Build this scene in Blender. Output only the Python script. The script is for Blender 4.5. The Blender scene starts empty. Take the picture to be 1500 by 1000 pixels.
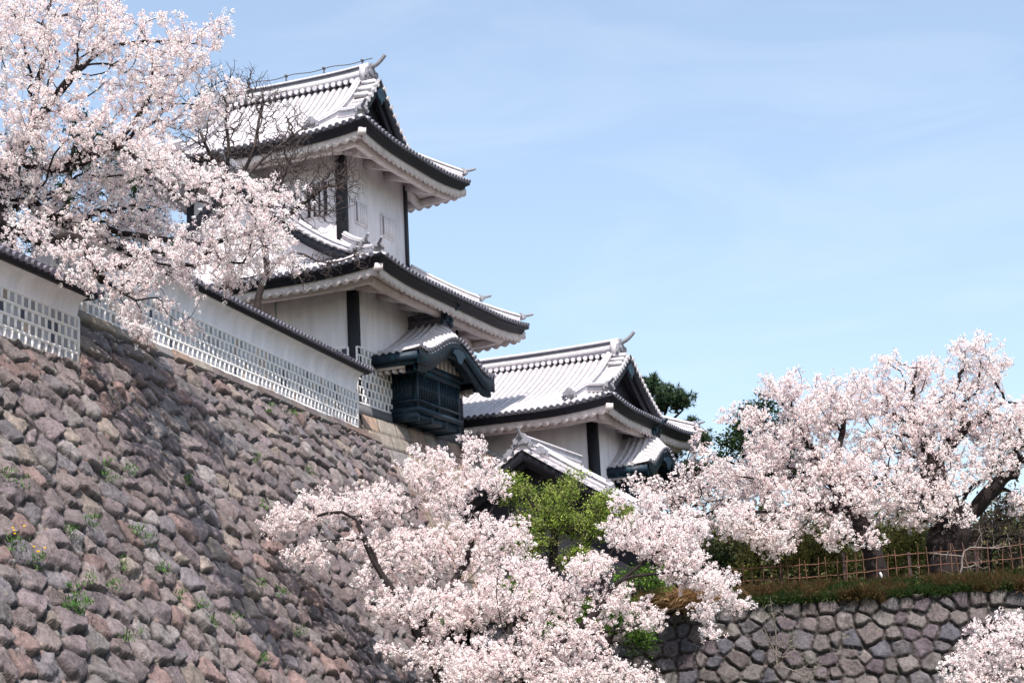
import bpy, numpy as np, random
from math import *
from mathutils import Matrix, Vector

# ------------------------------------------------------------------ camera, world, sun
F = 2790.; PITCH = radians(12.5); ROLL = radians(2.75); CAM = np.array([0, 0, 1.6])
_fw = np.array([0, cos(PITCH), sin(PITCH)]); _up = np.array([0, -sin(PITCH), cos(PITCH)]); _rt = np.array([1., 0, 0])
RT = _rt*cos(ROLL) - _up*sin(ROLL); UP = _up*cos(ROLL) + _rt*sin(ROLL); FW = _fw
scene = bpy.context.scene
COL = scene.collection
cd = bpy.data.cameras.new('camera'); cam = bpy.data.objects.new('camera', cd); COL.objects.link(cam)
cd.sensor_width = 36; cd.lens = F/1500*36; cd.clip_start = 0.5; cd.clip_end = 3000
m = Matrix.Identity(4)
for i in range(3):
    m[i][0] = RT[i]; m[i][1] = UP[i]; m[i][2] = -FW[i]; m[i][3] = CAM[i]
cam.matrix_world = m
scene.camera = cam
SUN_AZ, SUN_EL = 172., 51.
sdir = Vector((sin(radians(SUN_AZ))*cos(radians(SUN_EL)), cos(radians(SUN_AZ))*cos(radians(SUN_EL)), sin(radians(SUN_EL))))
sl = bpy.data.lights.new('sun', 'SUN'); sl.energy = 5.0; sl.angle = radians(0.5); sl.color = (1, .925, .86)
so = bpy.data.objects.new('sun', sl); COL.objects.link(so)
so.rotation_euler = sdir.to_track_quat('Z', 'Y').to_euler(); so.location = (30, -40, 60)
w = bpy.data.worlds.new('World'); scene.world = w; w.use_nodes = True
nt = w.node_tree; nt.nodes.clear(); N = nt.nodes.new; LK = nt.links.new
out = N('ShaderNodeOutputWorld'); bg = N('ShaderNodeBackground'); bg.inputs[1].default_value = 0.15
sky = N('ShaderNodeTexSky'); sky.sky_type = 'NISHITA'; sky.sun_disc = False
sky.sun_elevation = radians(SUN_EL); sky.sun_rotation = radians(SUN_AZ); sky.altitude = 30
sky.air_density = 1.15; sky.dust_density = 1.6; sky.ozone_density = 2.2
tc = N('ShaderNodeTexCoord'); mp = N('ShaderNodeMapping'); mp.inputs['Rotation'].default_value = (0.25, 0.45, 0.3)
mp.inputs['Scale'].default_value = (3.0, 3.0, 13)
nz = N('ShaderNodeTexNoise'); nz.inputs['Scale'].default_value = 1.6; nz.inputs['Detail'].default_value = 7; nz.inputs['Roughness'].default_value = .55
nz.inputs['Distortion'].default_value = 0.7
rp = N('ShaderNodeValToRGB'); rp.color_ramp.elements[0].position = .45; rp.color_ramp.elements[1].position = .85
rp.color_ramp.elements[1].color = (.50, .50, .50, 1); rp.color_ramp.elements[0].color = (.22, .22, .22, 1)
mx = N('ShaderNodeMixRGB'); mx.inputs[2].default_value = (4.4, 4.95, 5.6, 1)
LK(tc.outputs['Generated'], mp.inputs[0]); LK(mp.outputs[0], nz.inputs['Vector']); LK(nz.outputs[0], rp.inputs[0])
LK(rp.outputs[0], mx.inputs[0]); LK(sky.outputs[0], mx.inputs[1]); LK(mx.outputs[0], bg.inputs[0]); LK(bg.outputs[0], out.inputs[0])
vs = scene.view_settings; vs.view_transform = 'Standard'; vs.look = 'None'; vs.exposure = 0.46; vs.gamma = 1
scene.cycles.max_bounces = 7; scene.cycles.diffuse_bounces = 4; scene.cycles.transparent_max_bounces = 4

def ray(px, py):
    d = FW + RT*(px-750)/F - UP*(py-500)/F
    return d/np.linalg.norm(d)
def at(px, py, D):
    d = ray(px, py); return CAM + d*D/hypot(d[0], d[1])
def az(a): a = radians(a); return np.array([sin(a), cos(a), 0.])
rng = np.random.default_rng(7)

# ------------------------------------------------------------------ materials
def mat(name, col, rough=.8, var=.12, scale=6., bump=0., bscale=30., attr=None, trans=0., spec=.3, streak=False, objcoord=True, tint=None):
    m = bpy.data.materials.new(name); m.use_nodes = True; t = m.node_tree; t.nodes.clear(); n = t.nodes.new; l = t.links.new
    o = n('ShaderNodeOutputMaterial'); tc = n('ShaderNodeTexCoord')
    nz = n('ShaderNodeTexNoise'); nz.inputs['Scale'].default_value = scale; nz.inputs['Detail'].default_value = 6; nz.inputs['Roughness'].default_value = .6
    if streak:
        mpg = n('ShaderNodeMapping'); mpg.inputs['Scale'].default_value = (1, 1, .18); l(tc.outputs['Object'], mpg.inputs[0]); l(mpg.outputs[0], nz.inputs['Vector'])
    else: l(tc.outputs['Object'], nz.inputs['Vector'])
    r = n('ShaderNodeMapRange'); r.inputs[1].default_value = .3; r.inputs[2].default_value = .7; r.inputs[3].default_value = 1-var; r.inputs[4].default_value = 1+var
    l(nz.outputs[0], r.inputs[0])
    mu = n('ShaderNodeMixRGB'); mu.blend_type = 'MULTIPLY'; mu.inputs[0].default_value = 1
    if attr:
        a = n('ShaderNodeAttribute'); a.attribute_name = attr; mb_ = n('ShaderNodeMixRGB'); mb_.blend_type = 'MULTIPLY'; mb_.inputs[0].default_value = 1; l(a.outputs['Color'], mb_.inputs[1]); mb_.inputs[2].default_value = (*col, 1); l(mb_.outputs[0], mu.inputs[1])
    else: mu.inputs[1].default_value = (*col, 1)
    l(r.outputs[0], mu.inputs[2])
    src = mu.outputs[0]
    if tint:
        n2 = n('ShaderNodeTexNoise'); n2.inputs['Scale'].default_value = tint[1]; n2.inputs['Detail'].default_value = 4; l(tc.outputs['Object'], n2.inputs['Vector'])
        cr = n('ShaderNodeValToRGB'); cr.color_ramp.elements[0].position = tint[2]; cr.color_ramp.elements[1].position = tint[2]+.18
        l(n2.outputs[0], cr.inputs[0]); m2 = n('ShaderNodeMixRGB'); l(cr.outputs[0], m2.inputs[0]); l(src, m2.inputs[1]); m2.inputs[2].default_value = (*tint[0], 1); src = m2.outputs[0]
    if trans > 0:
        d = n('ShaderNodeBsdfDiffuse'); tr = n('ShaderNodeBsdfTranslucent'); ms = n('ShaderNodeMixShader'); ms.inputs[0].default_value = trans
        l(src, d.inputs[0]); l(src, tr.inputs[0]); l(d.outputs[0], ms.inputs[1]); l(tr.outputs[0], ms.inputs[2]); l(ms.outputs[0], o.inputs[0])
    else:
        p = n('ShaderNodeBsdfPrincipled'); p.inputs['Roughness'].default_value = rough; p.inputs['Specular IOR Level'].default_value = spec
        l(src, p.inputs['Base Color']); l(p.outputs[0], o.inputs[0])
        if bump > 0:
            nb = n('ShaderNodeTexNoise'); nb.inputs['Scale'].default_value = bscale; nb.inputs['Detail'].default_value = 5; l(tc.outputs['Object'], nb.inputs['Vector'])
            b = n('ShaderNodeBump'); b.inputs['Strength'].default_value = bump; b.inputs['Distance'].default_value = .03; l(nb.outputs[0], b.inputs['Height']); l(b.outputs[0], p.inputs['Normal'])
    return m
M = {}
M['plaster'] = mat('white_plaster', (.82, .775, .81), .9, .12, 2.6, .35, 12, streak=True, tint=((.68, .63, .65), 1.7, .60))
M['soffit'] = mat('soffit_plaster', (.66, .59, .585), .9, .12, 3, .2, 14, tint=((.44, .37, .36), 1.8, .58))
M['tile'] = mat('lead_roof_tile', (.55, .525, .55), .55, .16, 5, .3, 20, attr='Col', tint=((.38, .36, .39), 1.6, .60))
M['tiledark2'] = mat('coping_tile', (.13, .12, .15), .55, .35, 6, .3)
M['tiledark3'] = mat('shaded_tile_disc', (.13, .13, .16), .6, .3, 8, .2)  # shade on the tile ends is put into this darker colour
M['horn'] = mat('ridge_ornament', (.22, .22, .25), .6, .25, 8, .3)
M['tiledark'] = mat('tile_shadow_edge', (.10, .10, .13), .6, .3, 8, .2)  # lower ridge line's shade put into the colour; upper line is dark tile
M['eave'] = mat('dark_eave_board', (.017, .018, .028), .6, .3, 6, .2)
M['wood'] = mat('black_post', (.016, .017, .024), .6, .3, 5, .3)
M['copper'] = mat('dark_copper', (.011, .026, .044), .5, .5, 6, .3, tint=((.015, .11, .13), 3., .58))
M['namako'] = mat('flat_tile', (1, 1, 1), .6, .15, 20, .1, attr='Col')
M['joint'] = mat('plaster_joint', (.80, .77, .76), .9, .06, 12)
M['stone'] = mat('wall_stone', (1, 1, 1), .9, .32, 14, 1.0, 26, attr='Col', tint=((.17, .16, .13), 5.0, .63))
M['stone2'] = mat('dressed_stone', (1, 1, 1), .9, .16, 5, .6, 24, attr='Col')
M['bark'] = mat('dark_bark', (.019, .013, .013), .9, .35, 8, .6)
M['barkpale'] = mat('pale_bark', (.20, .165, .15), .9, .3, 8, .6)
M['twig'] = mat('bare_twig', (.075, .058, .056), .9, .3, 8)
M['blossom'] = mat('blossom', (1, 1, 1), .8, .05, 3, attr='Col', trans=.33)
M['leaf'] = mat('leaf', (1, 1, 1), .6, .18, 4, attr='Col', trans=.30)
M['needle'] = mat('needle', (1, 1, 1), .6, .2, 3, attr='Col', trans=.12)
M['grassm'] = mat('grass_blade', (1, 1, 1), .7, .2, 2, attr='Col', trans=.2)
M['earth'] = mat('earth', (.06, .05, .035), .95, .4, 1.5, .8)
M['earthgrass'] = mat('grassy_earth', (.05, .065, .028), .95, .4, 1.5, .8, tint=((.13, .09, .05), 1.2, .5))
M['bamboo'] = mat('bamboo', (.12, .060, .040), .55, .45, 5)
M['postwood'] = mat('weathered_post', (.045, .03, .028), .85, .3, 5)
M['paint'] = mat('white_paint', (.8, .8, .8), .6, .05, 5)
M['wire'] = mat('green_wire', (.02, .16, .12), .5, .1, 5)
M['yellow'] = mat('yellow_petal', (.85, .5, .02), .6, .1, 5)
M['metal'] = mat('grey_metal', (.10, .10, .11), .5, .1, 5)

# ------------------------------------------------------------------ mesh helpers
def link_mesh(name, V, polys, material, parent=None, cols=None, smooth=False):
    """polys: list of int arrays (n,k)"""
    me = bpy.data.meshes.new(name)
    V = np.asarray(V, dtype=np.float32); polys = [np.asarray(p, dtype=np.int32) for p in polys if len(p)]
    nl = sum(p.size for p in polys); nf = sum(len(p) for p in polys)
    me.vertices.add(len(V)); me.vertices.foreach_set('co', V.ravel())
    me.loops.add(nl); me.polygons.add(nf)
    me.loops.foreach_set('vertex_index', np.concatenate([p.ravel() for p in polys]))
    tot = np.concatenate([np.full(len(p), p.shape[1], np.int32) for p in polys])
    me.polygons.foreach_set('loop_start', np.concatenate([[0], np.cumsum(tot)[:-1]]).astype(np.int32))
    me.polygons.foreach_set('loop_total', tot)
    if smooth: me.polygons.foreach_set('use_smooth', np.ones(nf, dtype=bool))
    me.update(calc_edges=True)
    if cols is not None:
        ca = me.color_attributes.new('Col', 'FLOAT_COLOR', 'POINT')
        c = np.ones((len(V), 4), np.float32); c[:, :3] = cols; ca.data.foreach_set('color', c.ravel())
    me.validate()
    me.materials.append(material)
    o = bpy.data.objects.new(name, me); COL.objects.link(o)
    if parent is not None: o.parent = parent
    return o
class MB:
    def __init__(s, T=None): s.v = []; s.n = 0; s.p = {}; s.c = []; s.T = T
    def add(s, V, Fs, col=None):
        V = np.asarray(V, float).reshape(-1, 3)
        if s.T is not None: V = s.T(V)
        Fs = np.asarray(Fs)
        s.v.append(V); s.p.setdefault(Fs.shape[1], []).append(Fs + s.n); s.n += len(V)
        s.c.append(np.tile(col if col is not None else (1, 1, 1), (len(V), 1)) if col is None or np.ndim(col) == 1 else col)
    def hexa(s, c, col=None):      # 8 corners: bottom 4 ccw, top 4 ccw
        s.add(c, [[3, 2, 1, 0], [4, 5, 6, 7], [0, 1, 5, 4], [1, 2, 6, 5], [2, 3, 7, 6], [3, 0, 4, 7]], col)
    def box(s, x0, x1, y0, y1, z0, z1, col=None):
        s.hexa([(x0, y0, z0), (x1, y0, z0), (x1, y1, z0), (x0, y1, z0), (x0, y0, z1), (x1, y0, z1), (x1, y1, z1), (x0, y1, z1)], col)
    def bar(s, a, b, wd, h, up=(0, 0, 1)):   # box beam between a and b (centre line at its middle)
        a = np.array(a, float); b = np.array(b, float); d = b-a; d /= np.linalg.norm(d); up = np.array(up, float)
        r = np.cross(d, up); r /= np.linalg.norm(r); u = np.cross(r, d)
        q = [(-1, -1), (1, -1), (1, 1), (-1, 1)]
        V = [a + r*i*wd/2 + u*j*h/2 for i, j in q] + [b + r*i*wd/2 + u*j*h/2 for i, j in q]
        s.add(V, [[0, 1, 2, 3], [7, 6, 5, 4], [0, 4, 5, 1], [1, 5, 6, 2], [2, 6, 7, 3], [3, 7, 4, 0]])
    def sweep(s, pts, sec, up=(0, 0, 1), scale=None, closed=True, rs=None):
        """extrude a 2-D section (right, up) along a polyline"""
        P = np.asarray(pts, float); n = len(P); sec = np.asarray(sec, float); k = len(sec)
        T = np.gradient(P, axis=0); T /= np.linalg.norm(T, axis=1)[:, None]
        up = np.array(up, float); R = np.cross(T, up); R /= np.linalg.norm(R, axis=1)[:, None]; U = np.cross(R, T)
        sc = np.ones(n) if scale is None else np.asarray(scale)
        V = P[:, None] + (R[:, None]*sec[None, :, :1] + U[:, None]*sec[None, :, 1:])*sc[:, None, None]
        f = []
        for i in range(n-1):
            for j in range(k if closed else k-1):
                j2 = (j+1) % k; f.append([i*k+j, i*k+j2, (i+1)*k+j2, (i+1)*k+j])
        s.add(V.reshape(-1, 3), f)
        if closed and k > 2:
            s.add(V[0], [list(range(k))[::-1]]); s.add(V[-1], [list(range(k))])
    def tube(s, pts, r, k=6, scale=None, up=(0, 0, 1)):
        a = np.arange(k)*2*pi/k; s.sweep(pts, np.c_[np.cos(a), np.sin(a)]*r, scale=scale, up=up)
    def grid(s, G, col=None):   # G (n,m,3)
        n, m_ = G.shape[:2]; i = np.arange(n*m_).reshape(n, m_)
        f = np.stack([i[:-1, :-1], i[1:, :-1], i[1:, 1:], i[:-1, 1:]], -1).reshape(-1, 4)
        s.add(G.reshape(-1, 3), f, col)
    def build(s, name, material, parent=None, smooth=False, cols=False):
        if not s.v: return None
        cols = cols or material is M['tile']
        return link_mesh(name, np.concatenate(s.v), [np.concatenate(p) for p in s.p.values()], material, parent, np.concatenate(s.c) if cols else None, smooth)
def tag(o, label=None, cat=None, group=None, kind=None):
    if label: o['label'] = label
    if cat: o['category'] = cat
    if group: o['group'] = group
    if kind: o['kind'] = kind
    return o
def empty(name, loc=(0, 0, 0), rz=0.):
    o = bpy.data.objects.new(name, None); COL.objects.link(o); o.location = loc; o.rotation_euler = (0, 0, rz); return o

# ------------------------------------------------------------------ roof tiling
def strip_ribs(mb, P, xs, ya, yb, r=.068, ny=8, cap0=True, ends=None):
    """round tile ribs over a surface P(x,y)->(n,3); for each x a rib from ya(x) to yb(x)"""
    a = np.linspace(0, pi, 6)
    for x in xs:
        y0, y1 = ya(x), yb(x)
        if y1 - y0 < .12: continue
        n = max(3, int((y1-y0)/.45)+1)
        y = np.linspace(y0, y1, n)
        C = P(np.full(n, x), y); Cx = P(np.full(n, x+.02), y)
        T = np.gradient(C, axis=0); T /= np.linalg.norm(T, axis=1)[:, None]
        R = Cx-C; R -= (R*T).sum(1)[:, None]*T; R /= np.linalg.norm(R, axis=1)[:, None]; U = np.cross(R, T); U *= np.sign(U[:, 2:3]+1e-9)
        V = C[:, None] + R[:, None]*(np.cos(a)*r)[None, :, None] + U[:, None]*(np.sin(a)*r*1.15+.012)[None, :, None]
        g_ = rng.uniform(.86, 1.08); mb.grid(V, (g_, g_, g_))
        if cap0:   # round end disc, a little larger than the rib
            b = np.arange(10)*2*pi/10; c0 = C[0] + U[0]*r*.25 - T[0]*.03; q = r*1.22
            ring = c0 + R[0]*(np.cos(b)*q)[:, None] + U[0]*(np.sin(b)*q)[:, None]; rb = ring + T[0]*.07
            e_ = ends if ends is not None else mb
            e_.add(ring, [list(range(10))]); f = [[i, (i+1) % 10, 10+(i+1) % 10, 10+i] for i in range(10)]
            e_.add(np.r_[ring, rb], f)
def pan_sheet(mb, P, xs, ya, yb, ny=9, drop=.0):
    rows = []
    for x in xs:
        y = np.linspace(ya(x), max(yb(x), ya(x)+.001), ny); rows.append(P(np.full(ny, x), y))
    G = np.array(rows); G[..., 2] -= drop; mb.grid(G, (.56, .56, .58))
def ridge(mb, pts, w=.30, h=.30, band=True, cap=.085):
    P = np.asarray(pts, float)
    mb.sweep(P, [(-w*.62, 0), (w*.62, 0), (w*.62, h*.16), (-w*.62, h*.16)])
    mb.sweep(P, [(-w*.42, h*.16), (w*.42, h*.16), (w*.42, h*.78), (-w*.42, h*.78)])
    mb.sweep(P, [(-w*.56, h*.78), (w*.56, h*.78), (w*.50, h*.92), (-w*.50, h*.92)])
    a = np.linspace(0, pi, 6); sec = [(cap*cos(t), h*.92+cap*sin(t)) for t in a]; mb.sweep(P, sec)
class HG:
    def __init__(s, T=None): s.T = T; s.g = []
    def new(s): s.g.append(MB(s.T)); return s.g[-1]
    def build(s, name, material, parent):
        for g in s.g: g.build(name, material, parent)
def horn(mb, base, d, L=.75, r=.085, rise=.42):
    """curved tail tile rising from a ridge end"""
    mb = mb.g[-1] if isinstance(mb, HG) else mb
    t = np.linspace(0, 1, 8); d = np.array(d, float)
    pts = [np.array(base)+d*L*x+np.array([0, 0, rise*x**2.2]) for x in t]
    mb.tube(pts, r, 7, scale=1-.25*t)
def oni(mb, base, d, s=.32):
    """ridge-end plate with scrolled sides, facing direction d"""
    mb = mb.new() if isinstance(mb, HG) else mb
    d = np.array(d, float); d[2] = 0; d /= np.linalg.norm(d); r = np.array([d[1], -d[0], 0]); b = np.array(base, float)
    out = [(-1, -.5), (-1.15, -.15), (-.85, .05), (-.95, .4), (-.55, .65), (-.35, .95), (0, 1.1), (.35, .95), (.55, .65), (.95, .4), (.85, .05), (1.15, -.15), (1, -.5), (.45, -.2), (0, -.05), (-.45, -.2)]
    k = len(out)
    V = [b + r*x*s + np.array([0, 0, y*s]) + d*.0 for x, y in out] + [b + r*x*s + np.array([0, 0, y*s]) + d*.10 for x, y in out]
    c0, c1 = 2*k, 2*k+1; V += [b+np.array([0, 0, .3*s]), b+np.array([0, 0, .3*s])+d*.13]
    mb.add(V, [[i, (i+1) % k, k+(i+1) % k, k+i] for i in range(k)])
    mb.add(V, [[k+i, k+(i+1) % k, c1] for i in range(k)] + [[(i+1) % k, i, c0] for i in range(k)])
    for sx in (-.55, .55):     # scroll discs
        cc = b+r*sx*s+np.array([0, 0, .12*s])+d*.12; a = np.arange(8)*2*pi/8
        ring = cc+r*(np.cos(a)*.26*s)[:, None]+np.array([0, 0, 1.])*(np.sin(a)*.26*s)[:, None]
        mb.add(np.r_[ring, ring+d*.06], [[i, (i+1) % 8, 8+(i+1) % 8, 8+i] for i in range(8)]); mb.add(ring+d*.06, [list(range(8))])

class Side:
    """one eave side of a rectangular roof: origin o, x axis ex along the eave, inward ey"""
    def __init__(s, o, ex, ey, L): s.o = np.array(o, float); s.ex = np.array(ex, float); s.ey = np.array(ey, float); s.L = L
    def pt(s, x, y, z):
        x = np.asarray(x, float); y = np.asarray(y, float)
        r = s.o[None]+s.ex[None]*np.atleast_1d(x)[:, None]+s.ey[None]*np.atleast_1d(y)[:, None]; r[:, 2] = z; return r
def sides(p0, p1, q0, q1):
    return dict(F=Side((p0, q0, 0), (1, 0, 0), (0, 1, 0), p1-p0), R=Side((p1, q0, 0), (0, 1, 0), (-1, 0, 0), q1-q0),
                K=Side((p1, q1, 0), (-1, 0, 0), (0, -1, 0), p1-p0), A=Side((p0, q1, 0), (0, -1, 0), (1, 0, 0), q1-q0))
def lifts(x, y, L, h0=.26, k=3.2, yr=2.2):
    u = np.minimum(x-y, L-x-y); u = np.clip(u, 0, k)
    return h0*(1-u/k)**2*np.clip(1-y/yr, 0, 1)
SP = .25
def eaves(root, S, lf, ze, wallr, over, zs, tagname, brk=True, cover=None):
    """dark board, white wavy board, soffit, purlin and brackets on each side; over: dict side->overhang; cover: sides where brackets are seen"""
    for k, s in S.items():
        dk, wh, sf, bk = MB(), MB(), MB(), MB()
        L = s.L; n = int(L/.3)+1; x = np.linspace(0, L, n)
        def ring(y, dz):
            xx = np.clip(x, y, L-y); return s.pt(xx, np.full(n, y), ze+lf(x, 0*x, L)+dz)
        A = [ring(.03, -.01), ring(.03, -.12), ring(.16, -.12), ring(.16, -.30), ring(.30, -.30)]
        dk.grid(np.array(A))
        # white rafter-end board with a wavy lower edge
        m_ = int(L/.085); xx = np.linspace(.30, L-.30, m_); ph = (xx/.36) % 1
        wav = .12*np.abs(np.sin(ph*pi)); lz = ze+lf(xx, 0*xx, L)
        r0 = s.pt(xx, np.full(m_, .27), lz-.28); r1 = s.pt(xx, np.full(m_, .27), lz-.50-wav); r2 = s.pt(xx, np.full(m_, .31), lz-.50-wav); r3 = s.pt(np.clip(xx, .34, L-.34), np.full(m_, .34), lz-.40)
        wh.grid(np.array([r0, r1, r2, r3]))
        ov = over[k]; wy = np.linspace(.42, ov, 5)
        G = []
        for y in wy:
            t = (y-.42)/(ov-.42); z0 = ze+lf(x, 0*x, L)-.42
            G.append(s.pt(np.clip(x, y, L-y), np.full(n, y), z0*(1-t)+zs*t))
        sf.grid(np.array(G))
        # purlin + brackets
        yp = ov-1.15 if ov > 1.5 else ov-.8
        tz = (yp-.42)/(ov-.42)
        zp = (ze-.42)*(1-tz)+zs*tz-.02
        xs_ = np.linspace(yp, L-yp, 16)
        bk.sweep(s.pt(xs_, np.full(16, yp), zp-.10+.8*lf(xs_, 0*xs_, L)), [(-.11, -.14), (.11, -.14), (.11, .08), (-.11, .08)])
        if brk:
            nb = max(2, int(round((L-2*ov)/1.52)))
            for i in range(nb+1):
                xb = ov+.05+(L-2*ov-.1)*i/nb
                a = s.pt(xb, yp-.1, zp-.12)[0]; b = s.pt(xb, ov+.05, zs-.16)[0]
                bk.bar(a, b, .22, .26)
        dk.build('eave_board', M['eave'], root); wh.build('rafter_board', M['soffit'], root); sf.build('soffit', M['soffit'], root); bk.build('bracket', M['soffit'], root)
    # corner beams with white end blocks
    for ca, cb in (('A', 'F'), ('F', 'R'), ('R', 'K'), ('K', 'A')):
        s = S[cb]; c0 = s.pt(0.17, 0.17, ze+.26-.42)[0]; ov = over[cb]; oa = over[ca]
        c1 = s.pt(oa, ov, zs-.10)[0]
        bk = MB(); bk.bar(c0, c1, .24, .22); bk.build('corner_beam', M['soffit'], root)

def hip_skirt_roof(root, p0, p1, q0, q1, ip0, ip1, iq0, iq1, ze, H, over, zs):
    """lower roof running round the upper storey"""
    S = sides(p0, p1, q0, q1); dep = dict(F=iq0-q0, R=p1-ip1, K=q1-iq1, A=ip0-p0)
    lr = dict(F=('A', 'R'), R=('F', 'K'), K=('R', 'A'), A=('K', 'F'))
    mb = MB(); h0 = .24; eds = []
    hips = []
    for k, s in S.items():
        L, d = s.L, dep[k]; dl, dr = dep[lr[k][0]], dep[lr[k][1]]
        def zf(x, y, L=L, d=d, dl=dl, dr=dr):
            t = np.clip(y/d, 0, 1); u = np.clip(np.minimum(x-dl*t, L-x-dr*t), 0, 3.2)
            return ze+H*(.72*t+.28*t*t)+h0*(1-u/3.2)**2*(1-t)**2
        P = lambda x, y, s=s, zf=zf: s.pt(x, y, zf(np.asarray(x), np.asarray(y)))
        yb = lambda x, L=L, d=d, dl=dl, dr=dr: min(d, d*x/dl, d*(L-x)/dr)
        ed = MB(); eds.append(ed)
        nx = int(L/SP); xs = (L-nx*SP)/2+np.arange(nx+1)*SP
        ya = lambda x: -.04
        pan_sheet(mb, P, np.r_[.01, xs[1:-1], L-.01], lambda x: 0., lambda x: max(0.02, yb(x)))
        pan_sheet(mb, P, np.r_[.01, xs[1:-1], L-.01], lambda x: 0., lambda x: min(.5, max(0.02, yb(x))), 2, .07)
        strip_ribs(mb, P, xs[1:-1], ya, yb, ends=ed)
        t = np.linspace(.10, 1, 9); hips.append(P(dl*t, d*t))
    roof = mb.build('lower_roof', M['tile'], root)
    for ed in eds: ed.build('tile_end', M['tiledark3'], roof)
    r2 = MB(); hn = HG()
    for h in hips:
        ridge(r2, h+[0, 0, .02], .30, .26)
        d = h[0]-h[2]; d[2] = 0; d /= np.linalg.norm(d); oni(hn, h[0]+d*.08+[0, 0, .18], d, .19); horn(hn, h[0]+[0, 0, .27], d, .62, .06, .10)
        m_ = h[3]; ridge(r2, np.array([h[3], h[4], h[5], h[6], h[7], h[8]])+[0, 0, .26], .22, .22); oni(hn, m_+d*.06+[0, 0, .40], d, .17); horn(hn, m_+[0, 0, .48], d, .55, .06, .10)
    for rp_ in ():
        pass
    # ridge against the upper wall
    for (a, b) in (((ip0, iq0), (ip1, iq0)), ((ip0, iq1), (ip0, iq0)), ((ip1, iq0), (ip1, iq1))):
        x = np.linspace(0, 1, 4); c = np.array([[a[0]+(b[0]-a[0])*t_, a[1]+(b[1]-a[1])*t_, ze+H+.01] for t_ in x]); r2.sweep(c, [(-.16, -.02), (.16, -.02), (.12, .16), (-.12, .16)])
    r2.build('roof_ridge', M['tile'], roof); hn.build('ridge_horn', M['horn'], roof)
    eaves(roof, S, lambda x, y, L: h0*(1-np.clip(np.minimum(x, L-x), 0, 3.2)/3.2)**2, ze, None, over, zs, 'lower')
    return roof

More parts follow.
